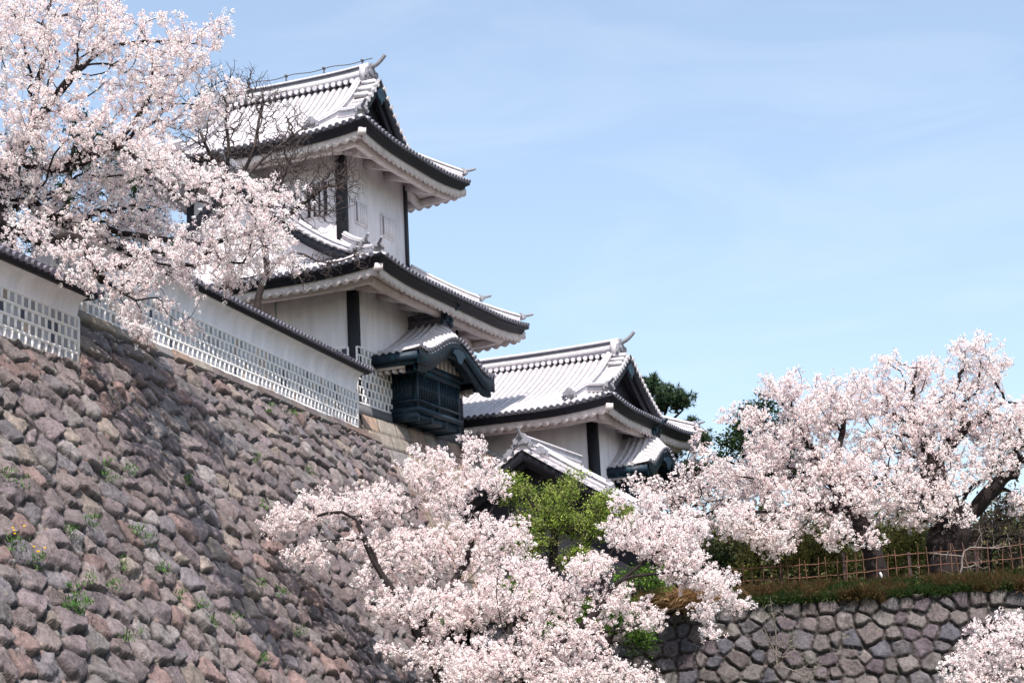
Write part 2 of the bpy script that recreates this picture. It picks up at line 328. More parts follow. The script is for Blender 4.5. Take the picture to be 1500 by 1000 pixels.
def irimoya(root, p0, p1, q0, q1, ze, over, zs, vg, ds, ca=.5, cb=.0138, wire=False, name='upper_roof'):
    """hip-and-gable roof, ridge along q at mid p, gables facing -q and +q; vg: verge distance, ds: gable wall distance from the eave"""
    S = sides(p0, p1, q0, q1); W2 = (p1-p0)/2; pr = (p0+p1)/2; h0 = .28
    prof = lambda y: ca*y+cb*y**3
    zr = ze+prof(W2)
    mb = MB(); eds = []
    for k in ('A', 'R'):
        ed = MB(); eds.append(ed)
        s = S[k]; L = s.L
        zf = lambda x, y, L=L: ze+prof(y)+lifts(x, np.minimum(y, 99), L, h0)*(y < 2.2)
        P = lambda x, y, s=s, zf=zf: s.pt(x, y, zf(np.asarray(x), np.asarray(y)))
        def yb(x, L=L):
            e = min(x, L-x); return W2 if e >= vg-1e-6 else e
        nx = int((L-2*vg)/SP); xm = vg+.06+np.arange(nx+1)*(L-2*vg-.12)/nx
        xl = np.arange(vg-.2, .12, -SP); xs = np.r_[xl[::-1], xm, (L-xl)]
        pan_sheet(mb, P, np.r_[xl[::-1], vg-.001], lambda x: 0., yb, 5); pan_sheet(mb, P, np.r_[vg, xm, L-vg], lambda x: 0., lambda x: W2, 16); pan_sheet(mb, P, np.r_[L-vg+.001, L-xl], lambda x: 0., yb, 5)
        pan_sheet(mb, P, np.r_[.01, xs, L-.01], lambda x: 0., lambda x: .3 if min(x, L-x) > .3 else .03, 2, .07)
        strip_ribs(mb, P, np.r_[xl, L-xl], lambda x: -.04, yb, ends=ed)
        strip_ribs(mb, P, [x for x in xm if vg+.62 < x < L-vg-.62], lambda x: -.04, lambda x: W2-.1, ends=ed)
        strip_ribs(mb, P, [x for x in xm if not vg+.62 < x < L-vg-.62], lambda x: -.04, lambda x: min(1.95, W2), ends=ed)
        # verge ribs: short tiles across the gable edge
        for e in (0, 1):
            for y in np.arange(2.0, W2-.05, .25):
                c = P([vg-.03 if not e else L-vg+.03], [y])[0]; c2 = P([vg+.62 if not e else L-vg-.62], [y])[0]
                T = c2-c; T /= np.linalg.norm(T); a = np.linspace(0, pi, 6); Rr = P([vg], [y+.02])[0]-P([vg], [y])[0]; Rr /= np.linalg.norm(Rr); U = np.cross(T, Rr); U *= np.sign(U[2])
                ringf = lambda cc: cc+Rr*(np.cos(a)*.075)[:, None]+U*(np.sin(a)*.085+.01)[:, None]
                mb.grid(np.array([ringf(c), ringf(c2)]))
                b = np.arange(9)*2*pi/9; rg = c+U*.03+Rr*(np.cos(b)*.095)[:, None]+U*(np.sin(b)*.095)[:, None]; mb.add(np.r_[rg, rg+T*.08], [[i, (i+1) % 9, 9+(i+1) % 9, 9+i] for i in range(9)]); mb.add(rg, [list(range(9))])
    for k in ('F', 'K'):
        ed = MB(); eds.append(ed); s = S[k]; L = s.L
        zf = lambda x, y, L=L: ze+prof(y)+lifts(x, y, L, h0)
        P = lambda x, y, s=s, zf=zf: s.pt(x, y, zf(np.asarray(x), np.asarray(y)))
        yb = lambda x, L=L: min(ds, x, L-x)
        nx = int(L/SP); xs = (L-nx*SP)/2+np.arange(nx+1)*SP
        pan_sheet(mb, P, np.r_[.01, xs[1:-1], L-.01], lambda x: 0., lambda x: max(.01, yb(x)), 7); pan_sheet(mb, P, np.r_[.01, xs[1:-1], L-.01], lambda x: 0., lambda x: min(.3, max(.02, yb(x))), 2, .07)
        strip_ribs(mb, P, xs[1:-1], lambda x: -.04, yb, ends=ed)
    roof = mb.build(name, M['tile'], root)
    for ed in eds: ed.build('tile_end', M['tiledark3'], roof)
    # gable walls, barge boards
    for k, sg in (('F', 1), ('K', -1)):
        gb = MB(); bb = MB(); pd = MB()
        qw = (q0+ds) if sg > 0 else (q1-ds); qv = (q0+vg) if sg > 0 else (q1-vg)
        pp = np.linspace(p0+ds, p1-ds, 13); zt = ze+prof(W2-np.abs(pp-pr))-.06
        zb = np.full(13, ze+prof(ds)-.1)
        gb.grid(np.array([np.c_[pp, np.full(13, qw), zb], np.c_[pp, np.full(13, qw), zt]]))
        for sd in (-1, 1):
            y = np.linspace(vg+.05, W2, 12); x = pr+sd*(W2-y); z = ze+prof(y)
            th = .34
            V0 = np.c_[x, np.full(12, qv+sg*.04), z-.02]; V1 = np.c_[x, np.full(12, qv+sg*.04), z-th-.06*np.linspace(1, 0, 12)]
            V2 = V1+[0, sg*.12, 0]; V3 = V0+[0, sg*.12, 0]
            bb.grid(np.array([V0, V1, V2, V3]))
            V4 = np.c_[x, np.full(12, qv+sg*.16), z-.05]; V5 = np.c_[x, np.full(12, qw), z-.05]; bb.grid(np.array([V4, V5]))
            V6 = np.c_[x, np.full(12, qv+sg*.22), z-.05]; V7 = np.c_[x, np.full(12, qv+sg*.22), z-th-.2]; V8 = V7+[0, sg*.1, 0]; bb.grid(np.array([V6, V7, V8, V6+[0, sg*.1, 0]]))
        # hanging gable pendant
        zc = zr-.45; qq = qv+sg*.0
        sh = [(0, .1), (.2, 0), (.34, -.16), (.22, -.34), (.1, -.36), (0, -.55), (-.1, -.36), (-.22, -.34), (-.34, -.16), (-.2, 0)]
        V = [(pr+x, qq, zc+z) for x, z in sh]+[(pr+x, qq+sg*.08, zc+z) for x, z in sh]; n_ = len(sh)
        pd.add(V, [[i, (i+1) % n_, n_+(i+1) % n_, n_+i] for i in range(n_)]); pd.add(V, [list(range(n_))])
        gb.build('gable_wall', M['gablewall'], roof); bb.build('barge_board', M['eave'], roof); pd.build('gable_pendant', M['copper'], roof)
    # ridges
    r2 = MB(); hn = HG(); band = MB()
    qa, qb = q0+vg+.42, q1-vg-.42
    n_ = 14; t = np.linspace(0, 1, n_); rq = qa+(qb-qa)*t; rz = zr-.02+.10*np.abs(2*t-1)**3
    R0 = np.c_[np.full(n_, pr), rq, rz]
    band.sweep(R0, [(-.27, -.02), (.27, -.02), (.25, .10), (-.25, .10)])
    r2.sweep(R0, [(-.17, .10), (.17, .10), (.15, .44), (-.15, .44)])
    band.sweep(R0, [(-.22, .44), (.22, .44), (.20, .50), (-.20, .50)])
    a = np.linspace(0, pi, 6); r2.sweep(R0, [(.13*cos(x), .50+.12*sin(x)) for x in a])
    for q in np.arange(qa+.1, qb, .25):    # round ends under the ridge
        for sd in (-1, 1):
            b = np.arange(8)*2*pi/8; rg = np.c_[pr+sd*.29+0*b, q+.09*np.cos(b), zr+.02+.09*np.sin(b)]; r2.add(np.r_[rg, rg-[sd*.1, 0, 0]], [[i, (i+1) % 8, 8+(i+1) % 8, 8+i] for i in range(8)]); r2.add(rg, [list(range(8))])
    for q, d in ((qa, -1), (qb, 1)):
        oni(hn, (pr, q-d*.02, zr+.20), (0, d, 0), .42); horn(hn, (pr, q-d*.05, zr+.50), (0, d, 0), .66, .09, .36)
        r2.box(pr-.3, pr+.3, min(q, q-d*.28), max(q, q-d*.28), zr-.05, zr+.56)
    # descending ridges beside the verge and hip ridges
    for k in ('A', 'R'):
        s = S[k]; L = s.L
        Pz = lambda x, y, s=s, L=L: s.pt(x, y, ze+prof(np.asarray(y))+lifts(np.asarray(x), np.asarray(y), L, h0)*(np.asarray(y) < 2.2))
        for e in (0, 1):
            xk = vg+.80 if not e else L-vg-.80
            y = np.linspace(.55, W2-.15, 10); ridge(r2, Pz(np.full(10, xk), y)+[0, 0, .02], .28, .24)
            c = Pz([xk], [.5])[0]; d = -s.ey; oni(hn, c+[0, 0, .2], d, .26)
            for q_ in range(3):    # stacked tiles at the top of the verge
                cc = Pz([vg+.35 if not e else L-vg-.35], [W2-.25-.30*q_])[0]; aa = s.ex
                r2.bar(cc-aa*.26+[0, 0, .14], cc+aa*.26+[0, 0, .14], .22, .14)
            xx = (np.linspace(.28, vg+.3, 8)); x_ = xx if not e else L-xx
            H_ = Pz(x_, xx); ridge(r2, H_+[0, 0, .02], .30, .30)
            dd = H_[0]-H_[1]; dd[2] = 0; dd /= np.linalg.norm(dd)
            oni(hn, H_[0]+dd*.06+[0, 0, .19], dd, .22); horn(hn, H_[0]+[0, 0, .31], dd, .60, .06, .12)
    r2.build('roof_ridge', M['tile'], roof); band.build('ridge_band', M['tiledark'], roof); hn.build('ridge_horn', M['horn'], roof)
    if wire:
        wr = MB()
        for q in np.arange(qa+.3, qb, 1.55): wr.bar((pr, q, zr+.55), (pr, q, zr+.82), .025, .05, up=(0, 1, 0)); wr.box(pr-.06, pr+.06, q-.04, q+.04, zr+.79, zr+.86)
        wr.tube([(pr, q, zr+.80-.03*sin(q*4)) for q in np.linspace(qa-.1, qb, 30)], .018, 4)
        wr.build('lightning_wire', M['metal'], root)
    eaves(roof, S, lambda x, y, L: h0*(1-np.clip(np.minimum(x, L-x), 0, 3.2)/3.2)**2, ze, None, over, zs, 'upper')
    return roof, zr
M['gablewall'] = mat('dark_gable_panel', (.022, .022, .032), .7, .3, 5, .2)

# ------------------------------------------------------------------ namako (square tile) panels
def namako(mbt, mbj, Pf, L, rows, ph, pw, tilt=0.):
    """Pf(x, z, o)->(n,3): grey tiles with raised white joints"""
    for r in range(rows):
        z0 = r*ph; off = (r % 2)*pw*.5
        x = -off
        while x < L-.01:
            a = max(x, 0)+.032; b = min(x+pw, L)-.032
            if b-a > .03:
                g = rng.uniform(.22, .44); c = (g*.97, g*.98, g*1.08) if rng.random() > .09 else (g*1.2, g*.95, g*.8)
                if rng.random() < .09: c = (.05, .055, .085)
                mbt.add(Pf(np.array([a, b, b, a]), np.array([z0+.03, z0+.03, z0+ph-.03, z0+ph-.03]), np.full(4, .008)), [[0, 1, 2, 3]], c)
            if x > 0.02:   # vertical joint
                j0, j1 = x-.042, x+.042
                q = Pf(np.array([j0, j1, j1, j0, j0+.015, j1-.015, j1-.015, j0+.015]), np.array([z0, z0, z0+ph, z0+ph]*2), np.array([0]*4+[.035]*4))
                mbj.add(q, [[4, 5, 6, 7], [0, 1, 5, 4], [1, 2, 6, 5], [2, 3, 7, 6], [3, 0, 4, 7]])
            x += pw
    n = max(2, int(L/1.5)+1); xs = np.linspace(0, L, n)
    for r in range(rows+1):
        z = r*ph; h = .040
        for i in range(n-1):
            a, b = xs[i], xs[i+1]
            q = Pf(np.array([a, b, b, a]*2), np.array([z-h, z-h, z+h, z+h, z-h+.015, z-h+.015, z+h-.015, z+h-.015]), np.array([0]*4+[.037]*4))
            mbj.add(q, [[4, 5, 6, 7], [0, 1, 5, 4], [2, 3, 7, 6]])
    for x in (0, L):
        q = Pf(np.array([x-.04, x+.04, x+.04, x-.04]*2), np.array([0, 0, rows*ph, rows*ph]*2), np.array([0]*4+[.038]*4)); mbj.add(q, [[4, 5, 6, 7], [0, 1, 5, 4], [1, 2, 6, 5], [2, 3, 7, 6], [3, 0, 4, 7]])

# ------------------------------------------------------------------ bay window with curved gable roof
def bay(root, c, z0, x_half=1.65, out=.95, rh=2.85, face='F', scale=1.):
    """c: centre coordinate along the face, z0: floor height; face F looks to -q, face A looks to -p"""
    if face == 'F': T = lambda V: np.c_[c+V[:, 0]*scale, -V[:, 1]*scale, z0+V[:, 2]*scale]
    else: T = lambda V: np.c_[-V[:, 1]*scale, c-V[:, 0]*scale, z0+V[:, 2]*scale]
    hw = x_half
    b = MB(T); b.box(-hw, hw, -.02, out-.06, .0, 1.42)
    for x in np.linspace(-hw-.0, hw, 4): b.box(x-.1, x+.1, 0, out+.02, -.34, -.02)
    b.box(-hw-.12, hw+.12, 0, out+.10, -.06, .10); b.box(-hw-.08, hw+.08, 0, out+.06, .28, .36)
    b.box(-hw-.1, hw+.1, 0, out+.06, 1.24, 1.42)
    for x in (-hw, 0, hw): b.box(x-.07, x+.07, out-.08, out+.03, .1, 1.3)
    b.box(-hw-.04, hw+.04, .0, out-.02, -.30, -.10)
    body = b.build('bay_window', M['copper'], root)
    l = MB(T)
    for x in np.arange(-hw+.12, hw-.08, .13): l.box(x-.022, x+.022, out-.05, out, .37, 1.23)
    for y in np.arange(.12, out-.1, .13):
        for sx in (-1, 1): l.box(sx*hw-.02, sx*hw+.02, y-.022, y+.022, .37, 1.23)
    l.box(-hw, hw, out-.045, out-.01, .78, .82)
    l.build('lattice', M['copper'], body)
    # roof: steep gable behind, sweeping down to a low arch along the front edge
    zt = 3.22; ze_ = 1.70; yo = out+.82; yb_ = out+.12
    def zc(x, y=None):
        sx = np.clip(np.abs(x)/rh, 0, 1); fr = ze_+(2.50-ze_)*(.5+.5*np.cos(np.clip(sx*1.12, 0, 1)*pi)); fr = fr+.10*np.clip(sx-.8, 0, 1)/.2
        if y is None: return fr
        bk_ = ze_+(zt-ze_)*(.62*(1-sx)+.38*(1-sx)**2); w_ = np.clip((y-yb_)/(yo-yb_), 0, 1); w_ = w_**1.3; return bk_*(1-w_)+fr*w_
    xs = np.linspace(-rh, rh, 41)
    r = MB(T); ys = np.r_[0, np.linspace(.3, yo, 12)]
    r.grid(np.array([np.c_[xs, np.full(41, y), zc(xs, np.full(41, y))] for y in ys])); r.grid(np.array([np.c_[xs, np.full(41, y), zc(xs, np.full(41, y))-.08] for y in ys]))
    a = np.linspace(0, pi, 6)
    for y in np.arange(yb_+.0, .1, -.25):
        for sg in (-1, 1):
            xx = np.linspace(rh+.03, .12, 16)*sg; C = np.c_[xx, np.full(16, y), zc(xx, np.full(16, y))]
            T_ = np.gradient(C, axis=0); T_ /= np.linalg.norm(T_, axis=1)[:, None]; R_ = np.tile([0, 1., 0], (16, 1)); U_ = np.cross(R_, T_); U_ *= np.sign(U_[:, 2:3])
            r.grid(C[:, None]+R_[:, None]*(np.cos(a)*.07)[None, :, None]+U_[:, None]*(np.sin(a)*.08+.01)[None, :, None])
            bb = np.arange(8)*2*pi/8; rg = C[0]+U_[0]*.03+R_[0]*(np.cos(bb)*.085)[:, None]+U_[0]*(np.sin(bb)*.085)[:, None]; r.add(rg, [list(range(8))])
    rd = MB(T)
    for x in np.arange(-rh+.10, rh, .235):     # front tiles run out to the arch
        yy = np.linspace(yb_-.02, yo+.05, 7); C = np.c_[np.full(7, x), yy, zc(np.full(7, x), yy)]; C2 = np.c_[np.full(7, x+.02), yy, zc(np.full(7, x+.02), yy)]
        T_ = np.gradient(C, axis=0); T_ /= np.linalg.norm(T_, axis=1)[:, None]; R_ = C2-C; R_ -= (R_*T_).sum(1)[:, None]*T_; R_ /= np.linalg.norm(R_, axis=1)[:, None]; U_ = np.cross(R_, T_); U_ *= np.sign(U_[:, 2:3])
        r.grid(C[:, None]+R_[:, None]*(np.cos(a)*.072)[None, :, None]+U_[:, None]*(np.sin(a)*.085+.01)[None, :, None])
        bb = np.arange(8)*2*pi/8; rg = C[-1]+U_[-1]*.03+R_[-1]*(np.cos(bb)*.088)[:, None]+U_[-1]*(np.sin(bb)*.088)[:, None]
        rd.add(np.r_[rg, rg-T_[-1]*.07], [[i, (i+1) % 8, 8+(i+1) % 8, 8+i] for i in range(8)]); rd.add(rg, [list(range(8))])
    rf = r.build('bay_roof', M['tile'], body); rd.build('tile_end', M['tiledark3'], rf)
    d = MB(T)        # thick curved bargeboards and dark soffit
    for y0_, y1_, t0, t1, k in ((yo-.10, yo-.02, .05, .40, 1.0), (yo-.28, yo-.14, .10, .58, .97)):
        xx = np.linspace(-rh*k, rh*k, 41); zz = zc(xx); e = np.abs(xx)/rh; th = t1+.16*e**2
        d.grid(np.array([np.c_[xx, np.full(41, y1_), zz-t0], np.c_[xx, np.full(41, y1_), zz-th], np.c_[xx, np.full(41, y0_), zz-th], np.c_[xx, np.full(41, y0_), zz-t0]]))
    xx = np.linspace(-rh+.05, rh-.05, 41); d.grid(np.array([np.c_[xx, np.full(41, .0), zc(xx)-.16], np.c_[xx, np.full(41, yo-.12), zc(xx)-.16]]))
    for sx in (-1, 1): d.box(sx*rh-.05, sx*rh+.05, 0, yo-.1, ze_-.32, ze_-.06)
    for sx in (-1, 1): d.box(sx*rh*.93-.09, sx*rh*.93+.09, 0, yo-.1, 1.28, 1.50)
    d.box(-rh*.62, rh*.62, out-.02, out+.12, 1.43, 1.62)
    sh = [(0, 0), (.3, -.04), (.5, -.2), (.30, -.26), (.2, -.42), (0, -.50), (-.2, -.42), (-.30, -.26), (-.5, -.2), (-.3, -.04)]
    V = [(x, yo-.01, 2.20+z) for x, z in sh]+[(x, yo+.05, 2.20+z) for x, z in sh]; d.add(V, [[i, (i+1) % 10, 10+(i+1) % 10, 10+i] for i in range(10)]); d.add(V, [list(range(10, 20))])
    d.build('barge_board', M['copper'], body)
    g = MB(T)        # pale boarded gable panel with battens
    xx = np.linspace(-rh*.58, rh*.58, 21); g.grid(np.array([np.c_[xx, np.full(21, out+.02), np.full(21, 1.45)], np.c_[xx, np.full(21, out+.02), zc(xx)-.2]]))
    for x in np.arange(-1.5, 1.6, .34):
        g.box(x-.05, x+.05, out+.02, out+.10, 1.45, max(1.5, float(zc(np.array([x]))[0])-.22))
    for sx in (-1, 1):
        g.box(sx*(rh*.90)-.04, sx*(rh*.90)+.04, .02, out+.1, 1.20, 1.38)
        for y in np.arange(.1, out+.1, .26): g.box(sx*(rh*.84)-.12, sx*(rh*.84)+.12, y-.06, y+.05, 1.10, 1.26)
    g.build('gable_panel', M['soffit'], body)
    k = MB(T); ridge(k, [(0, y, zt-.12) for y in np.linspace(-.05, yb_+.25, 5)], .36, .46)
    k.build('roof_ridge', M['tiledark2'], rf)  # dark material carries the shade the bay ridge stands in
    h = MB(T); oni(h, (0, yb_+.26, zt+.05), (0, 1, 0), .36); horn(h, (0, yb_+.2, zt+.30), (0, 1, 0), .62, .085, .22); h.build('ridge_horn', M['copper'], rf)
    return body

def slat_window(root, x0, x1, z0, z1, face, off, n=5, material='plaster', dark='gap'):
    """barred window in the plane face F (q=off) or A (p=off)"""
    T = (lambda V: np.c_[V[:, 0], off-V[:, 1], V[:, 2]]) if face == 'F' else (lambda V: np.c_[off-V[:, 1], V[:, 0], V[:, 2]])
    g = MB(T); g.box(x0, x1, .004, .02, z0, z1)
    wdo = g.build('window', M['gap'], root)
    f = MB(T); t = .06
    f.box(x0-t, x0, 0, .06, z0-t, z1+t); f.box(x1, x1+t, 0, .06, z0-t, z1+t); f.box(x0, x1, 0, .06, z0-t, z0); f.box(x0, x1, 0, .06, z1, z1+t)
    st = (x1-x0)/n
    for i in range(1, n): f.box(x0+st*i-.045, x0+st*i+.045, .02, .10, z0, z1)
    f.build('window_bar', M['plaster'], wdo)
M['gap'] = mat('window_gap', (.10, .095, .11), .8, .2, 4)
M['gapdark'] = mat('window_gap_dark', (.05, .05, .07), .8, .2, 4)

# ------------------------------------------------------------------ the near tower
AB = 22.35; K = at(524, 590, 60); K = np.array([K[0], K[1], 0])
RZ = radians(90-AB)
def tower_frame(name, k): return empty(name, (k[0], k[1], 0), RZ)
tw = tower_frame('castle_tower', K)
tag(tw, 'tall two-storey white castle tower with dark corner posts behind the long plaster wall', 'tower')
LP, LQ, ZB = 8.15, 8.4, 13.05
lw = MB(); lw.box(0, LP, 0, LQ, ZB, 17.6); lw.build('lower_wall', M['plaster'], tw)
pl = MB(); pl.box(-.06, LP+.06, -.06, LQ, ZB-.34, ZB); pl.build('plinth', M['metal'], tw)
up0, up1, uq0, uq1 = 1.61, 6.54, 1.14, 7.26
uw = MB(); uw.box(up0, up1, uq0, uq1, 17.6, 22.9); uw.build('upper_wall', M['plaster'], tw)
for (x, y, z0, z1) in ((0, 0, ZB-.05, 17.0), (LP, 0, ZB-.6, 17.0), (0, LQ, ZB, 17.0), (up0, uq0, 18.7, 22.2), (up1, uq0, 18.7, 22.2), (up0, uq1, 18.7, 22.2)):
    b = MB(); sx = 1 if x > 3 and x != up0 else -1; sy = -1 if y < 3 else 1
    xa, xb = (x-.24, x+.035) if sx > 0 else (x-.035, x+.27); ya, yb = (y-.035, y+.27) if sy < 0 else (y-.24, y+.035)
    b.box(xa, xb, ya, yb, z0, z1); b.build('corner_post', M['wood'], tw)
t_, j_ = MB(), MB()
namako(t_, j_, lambda x, z, o: np.c_[x, -o-.004, ZB+.06+z], 0+LP-.30, 7, .262, .27)
t_.T = j_.T = None
o_ = []
tp = t_.build('tile_panel', M['namako'], tw, cols=True); jp = j_.build('plaster_joint', M['joint'], tp)
for o in (tp, jp): pass
t_, j_ = MB(), MB()
namako(t_, j_, lambda x, z, o: np.c_[-o-.004, LQ-.28-x, ZB+.06+z], LQ-.56, 7, .262, .27)
tp2 = t_.build('tile_panel', M['namako'], tw, cols=True); j_.build('plaster_joint', M['joint'], tp2)
OVL = 2.0
lroof = hip_skirt_roof(tw, -OVL, LP+OVL, -OVL, LQ+OVL, up0, up1, uq0, uq1, 17.08, 1.72, dict(F=OVL, R=OVL, K=OVL, A=OVL), 17.12)
OVU = 1.8
uroof, zr = irimoya(tw, up0-OVU, up1+OVU, uq0-OVU, uq1+OVU, 22.30, dict(F=OVU, R=OVU, K=OVU, A=OVU), 22.36, 1.44, 2.0, .5, .0138, wire=True)
slat_window(tw, 2.42, 3.22, 19.90, 20.62, 'F', uq0, 5)
slat_window(tw, 4.42, 5.36, 19.92, 20.62, 'F', uq0, 6)
_g = M['gap']; M['gap'] = M['gapdark']; slat_window(tw, 1.72, 2.50, 20.0, 21.2, 'A', up0, 4); M['gap'] = _g
bay(tw, 4.1, 13.14, rh=3.05)
# dormer gable on the camera side of the lower roof
def dormer(root, pc, qc, hw, zf, rise, depth):
    T = None; prof = lambda s: rise*(.55*(1-s)+.45*(1-s)**2)
    s = np.linspace(0, 1, 14); r = MB(); bb = MB(); w_ = MB(); k = MB(); hn = HG()
    for sd in (-1, 1):
        def P(x, y): # x: back distance from the verge, y: 0 at foot .. hw at apex
            x = np.asarray(x, float); y = np.asarray(y, float); return np.c_[pc+x, qc+sd*(hw-y), zf+prof(1-y/hw)]
        n = int(depth/SP); xs = .05+np.arange(n)*SP
        pan_sheet(r, P, np.r_[0, xs, depth], lambda x: 0., lambda x: hw, 14)
        strip_ribs(r, P, xs[3:], lambda x: 0.0, lambda x: hw-.1)
        for y in np.arange(.15, hw-.05, .25):
            c = P([-.03], [y])[0]; c2 = P([.55], [y])[0]; r.bar(c+[0, 0, .05], c2+[0, 0, .05], .13, .09)
        y = np.linspace(0, hw, 14); z = zf+prof(1-y/hw)
        A0 = np.c_[np.full(14, pc+.05), qc+sd*(hw-y), z-.03]; A1 = A0-[0, 0, .34]; bb.grid(np.array([A0, A1, A1+[.12, 0, 0], A0+[.12, 0, 0]]))
        w_.grid(np.array([np.c_[np.full(14, pc+.6), qc+sd*(hw-y), z-.06], np.c_[np.full(14, pc+.6), qc+sd*(hw-y), np.full(14, zf-.2)]]))
        yy = np.linspace(.05, hw-.1, 12); ridge(k, P(np.full(12, .72), yy)+[0, 0, .02], .26, .22)
        e = P([.72], [.0])[0]; oni(hn, e+[0, 0, .18], (-.3, sd*1., 0), .24)
    g = r.build('dormer_gable', M['tile'], root)
    ridge(k, [(pc+x, qc, zf+rise) for x in np.linspace(.2, depth, 5)], .30, .36)
    oni(hn, (pc+.18, qc, zf+rise+.2), (-1, 0, 0), .34); horn(hn, (pc+.2, qc, zf+rise+.32), (-1, 0, 0), .6, .08, .3)
    k.build('roof_ridge', M['tile'], g); hn.build('ridge_horn', M['horn'], g); bb.build('barge_board', M['eave'], g); w_.build('gable_wall', M['plaster'], g)
dormer(tw, -.75, 4.2, 4.25, 17.95, 3.3, 2.6)
# thin green wire down the lower storey
wr = MB(); q_ = 2.9; wr.tube([(-.03, q_, z) for z in (15.0, 16.0, 17.0)], .014, 4, up=(1, 0, 0)); wr.build('cable', M['wire'], tw)

# ------------------------------------------------------------------ the far tower
K2 = at(874, 680, 69); K2 = np.array([K2[0], K2[1], 0])
tf = tower_frame('castle_tower', K2)
tag(tf, 'lower white castle tower farther back with one big bright roof and a pine behind it', 'tower')
L2, Q2, Z2 = 6.5, 13., 8.9
b = MB(); b.box(0, L2, 0, Q2, Z2, 14.2); b.build('lower_wall', M['plaster'], tf)
for (x, y) in ((0, 0), (L2, 0)):
    b = MB(); xa, xb = (x-.24, x+.035) if x > 3 else (x-.035, x+.30); b.box(xa, xb, y-.035, y+.30, Z2, 13.9); b.build('corner_post', M['wood'], tf)
FO = dict(F=1.5, R=1.9, K=1.7, A=2.1)
irimoya(tf, -FO['A'], L2+FO['R'], -FO['F'], Q2+FO['K'], 14.02, FO, 13.98, 1.0, 1.7, .39, .0048)
bay(tf, 3.2, 10.55, face='F', x_half=1.35, rh=2.25, scale=.95)
bay(tf, 5.0, 10.75, face='A', x_half=1.35, rh=2.1, out=.7, scale=.95)

b = MB(); b.box(-.15, L2+.15, -.15, Q2, 5.2, Z2, (.20, .17, .155)); b.build('stone_base', M['stone2'], tf, cols=True)
b = MB(); b.box(.05, LP-.05, .05, LQ-.05, 10.4, ZB-.34, (.20, .17, .155)); b.build('stone_base', M['stone2'], tw, cols=True)
# ------------------------------------------------------------------ gatehouse with a gable roof in front of the far tower
G0 = at(763, 640, 62.5)
gt = empty('gatehouse', (G0[0], G0[1], 0), RZ); tag(gt, 'gabled tiled gatehouse roof sloping down to the right above the green maple', 'gatehouse')
def gable_roof(root, hw, zr, pitch, depth):
    """gable facing -p (towards the camera); ridge runs along +p"""
    r, bb, k, hn, w_ = MB(), MB(), MB(), HG(), MB()
    for sd in (-1, 1):
        def P(x, y):
            x = np.asarray(x, float); y = np.asarray(y, float); s = (hw-y)/hw; return np.c_[x, sd*(hw-y), zr-pitch*hw*(1.10*s-.10*s*s)+.0*x]
        n = int(depth/SP); xs = .05+np.arange(n)*SP
        pan_sheet(r, P, np.r_[0, xs, depth], lambda x: 0., lambda x: hw, 14); strip_ribs(r, P, xs[3:], lambda x: 0., lambda x: hw-.1)
        for y in np.arange(.15, hw-.05, .27):
            c = P([-.05], [y])[0]; c2 = P([.62], [y])[0]; a = np.linspace(0, pi, 6); Tt = (c2-c)/np.linalg.norm(c2-c); Rr = P([0], [y+.02])[0]-P([0], [y])[0]; Rr /= np.linalg.norm(Rr); U = np.cross(Tt, Rr); U *= np.sign(U[2])
            f = lambda cc: cc+Rr*(np.cos(a)*.09)[:, None]+U*(np.sin(a)*.10+.01)[:, None]; r.grid(np.array([f(c), f(c2)])); r.add(f(c), [list(range(6))])
        y = np.linspace(0, hw, 16); Z = P(0*y, y)[:, 2]
        for xo, th in ((.05, .34), (.32, .5)):
            A0 = np.c_[np.full(16, xo), sd*(hw-y), Z-.03]; A1 = A0-[0, 0, th]; bb.grid(np.array([A0, A1, A1+[.14, 0, 0], A0+[.14, 0, 0]]))
        w_.grid(np.array([np.c_[np.full(16, 1.0), sd*(hw-y), Z-.06], np.c_[np.full(16, 1.0), sd*(hw-y), np.full(16, zr-pitch*hw-2.5)]]))
        yy = np.linspace(hw*.45, hw-.1, 12); ridge(k, P(np.full(12, .80), yy)+[0, 0, .03], .34, .34)
        yy = np.linspace(.1, hw*.46, 8); ridge(k, P(np.full(8, .80), yy)+[0, 0, .02], .28, .18)
        e = P([.80], [hw*.45])[0]; oni(hn, e+[0, 0, .2], (0, sd, 0), .22); hn.g[-1].tube([e+[0, 0, .30], e+[0, 0, .42], e+[0, 0, .52]], .10, 6, up=(1, 0, 0))
        e = P([.4], [hw-.55])[0]; oni(hn, e+[0, 0, .2], (-1, 0, 0), .26)
    rf = r.build('gate_roof', M['tile'], root)
    ridge(k, [(x, 0, zr) for x in np.linspace(.15, depth, 6)], .40, .50)
    oni(hn, (.12, 0, zr+.22), (-1, 0, 0), .34); horn(hn, (.1, 0, zr+.38), (-1, 0, 0), .32, .07, .36)
    k.build('roof_ridge', M['tile'], rf); hn.build('ridge_horn', M['horn'], rf); bb.build('barge_board', M['eave'], rf)
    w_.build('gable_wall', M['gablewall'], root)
gable_roof(gt, 4.9, G0[2]-.42, .60, 5.2)
b = MB(); b.box(1.1, 5.0, -4.3, 4.3, 5.3, G0[2]-2.9); b.build('lower_wall', M['plaster'], gt)

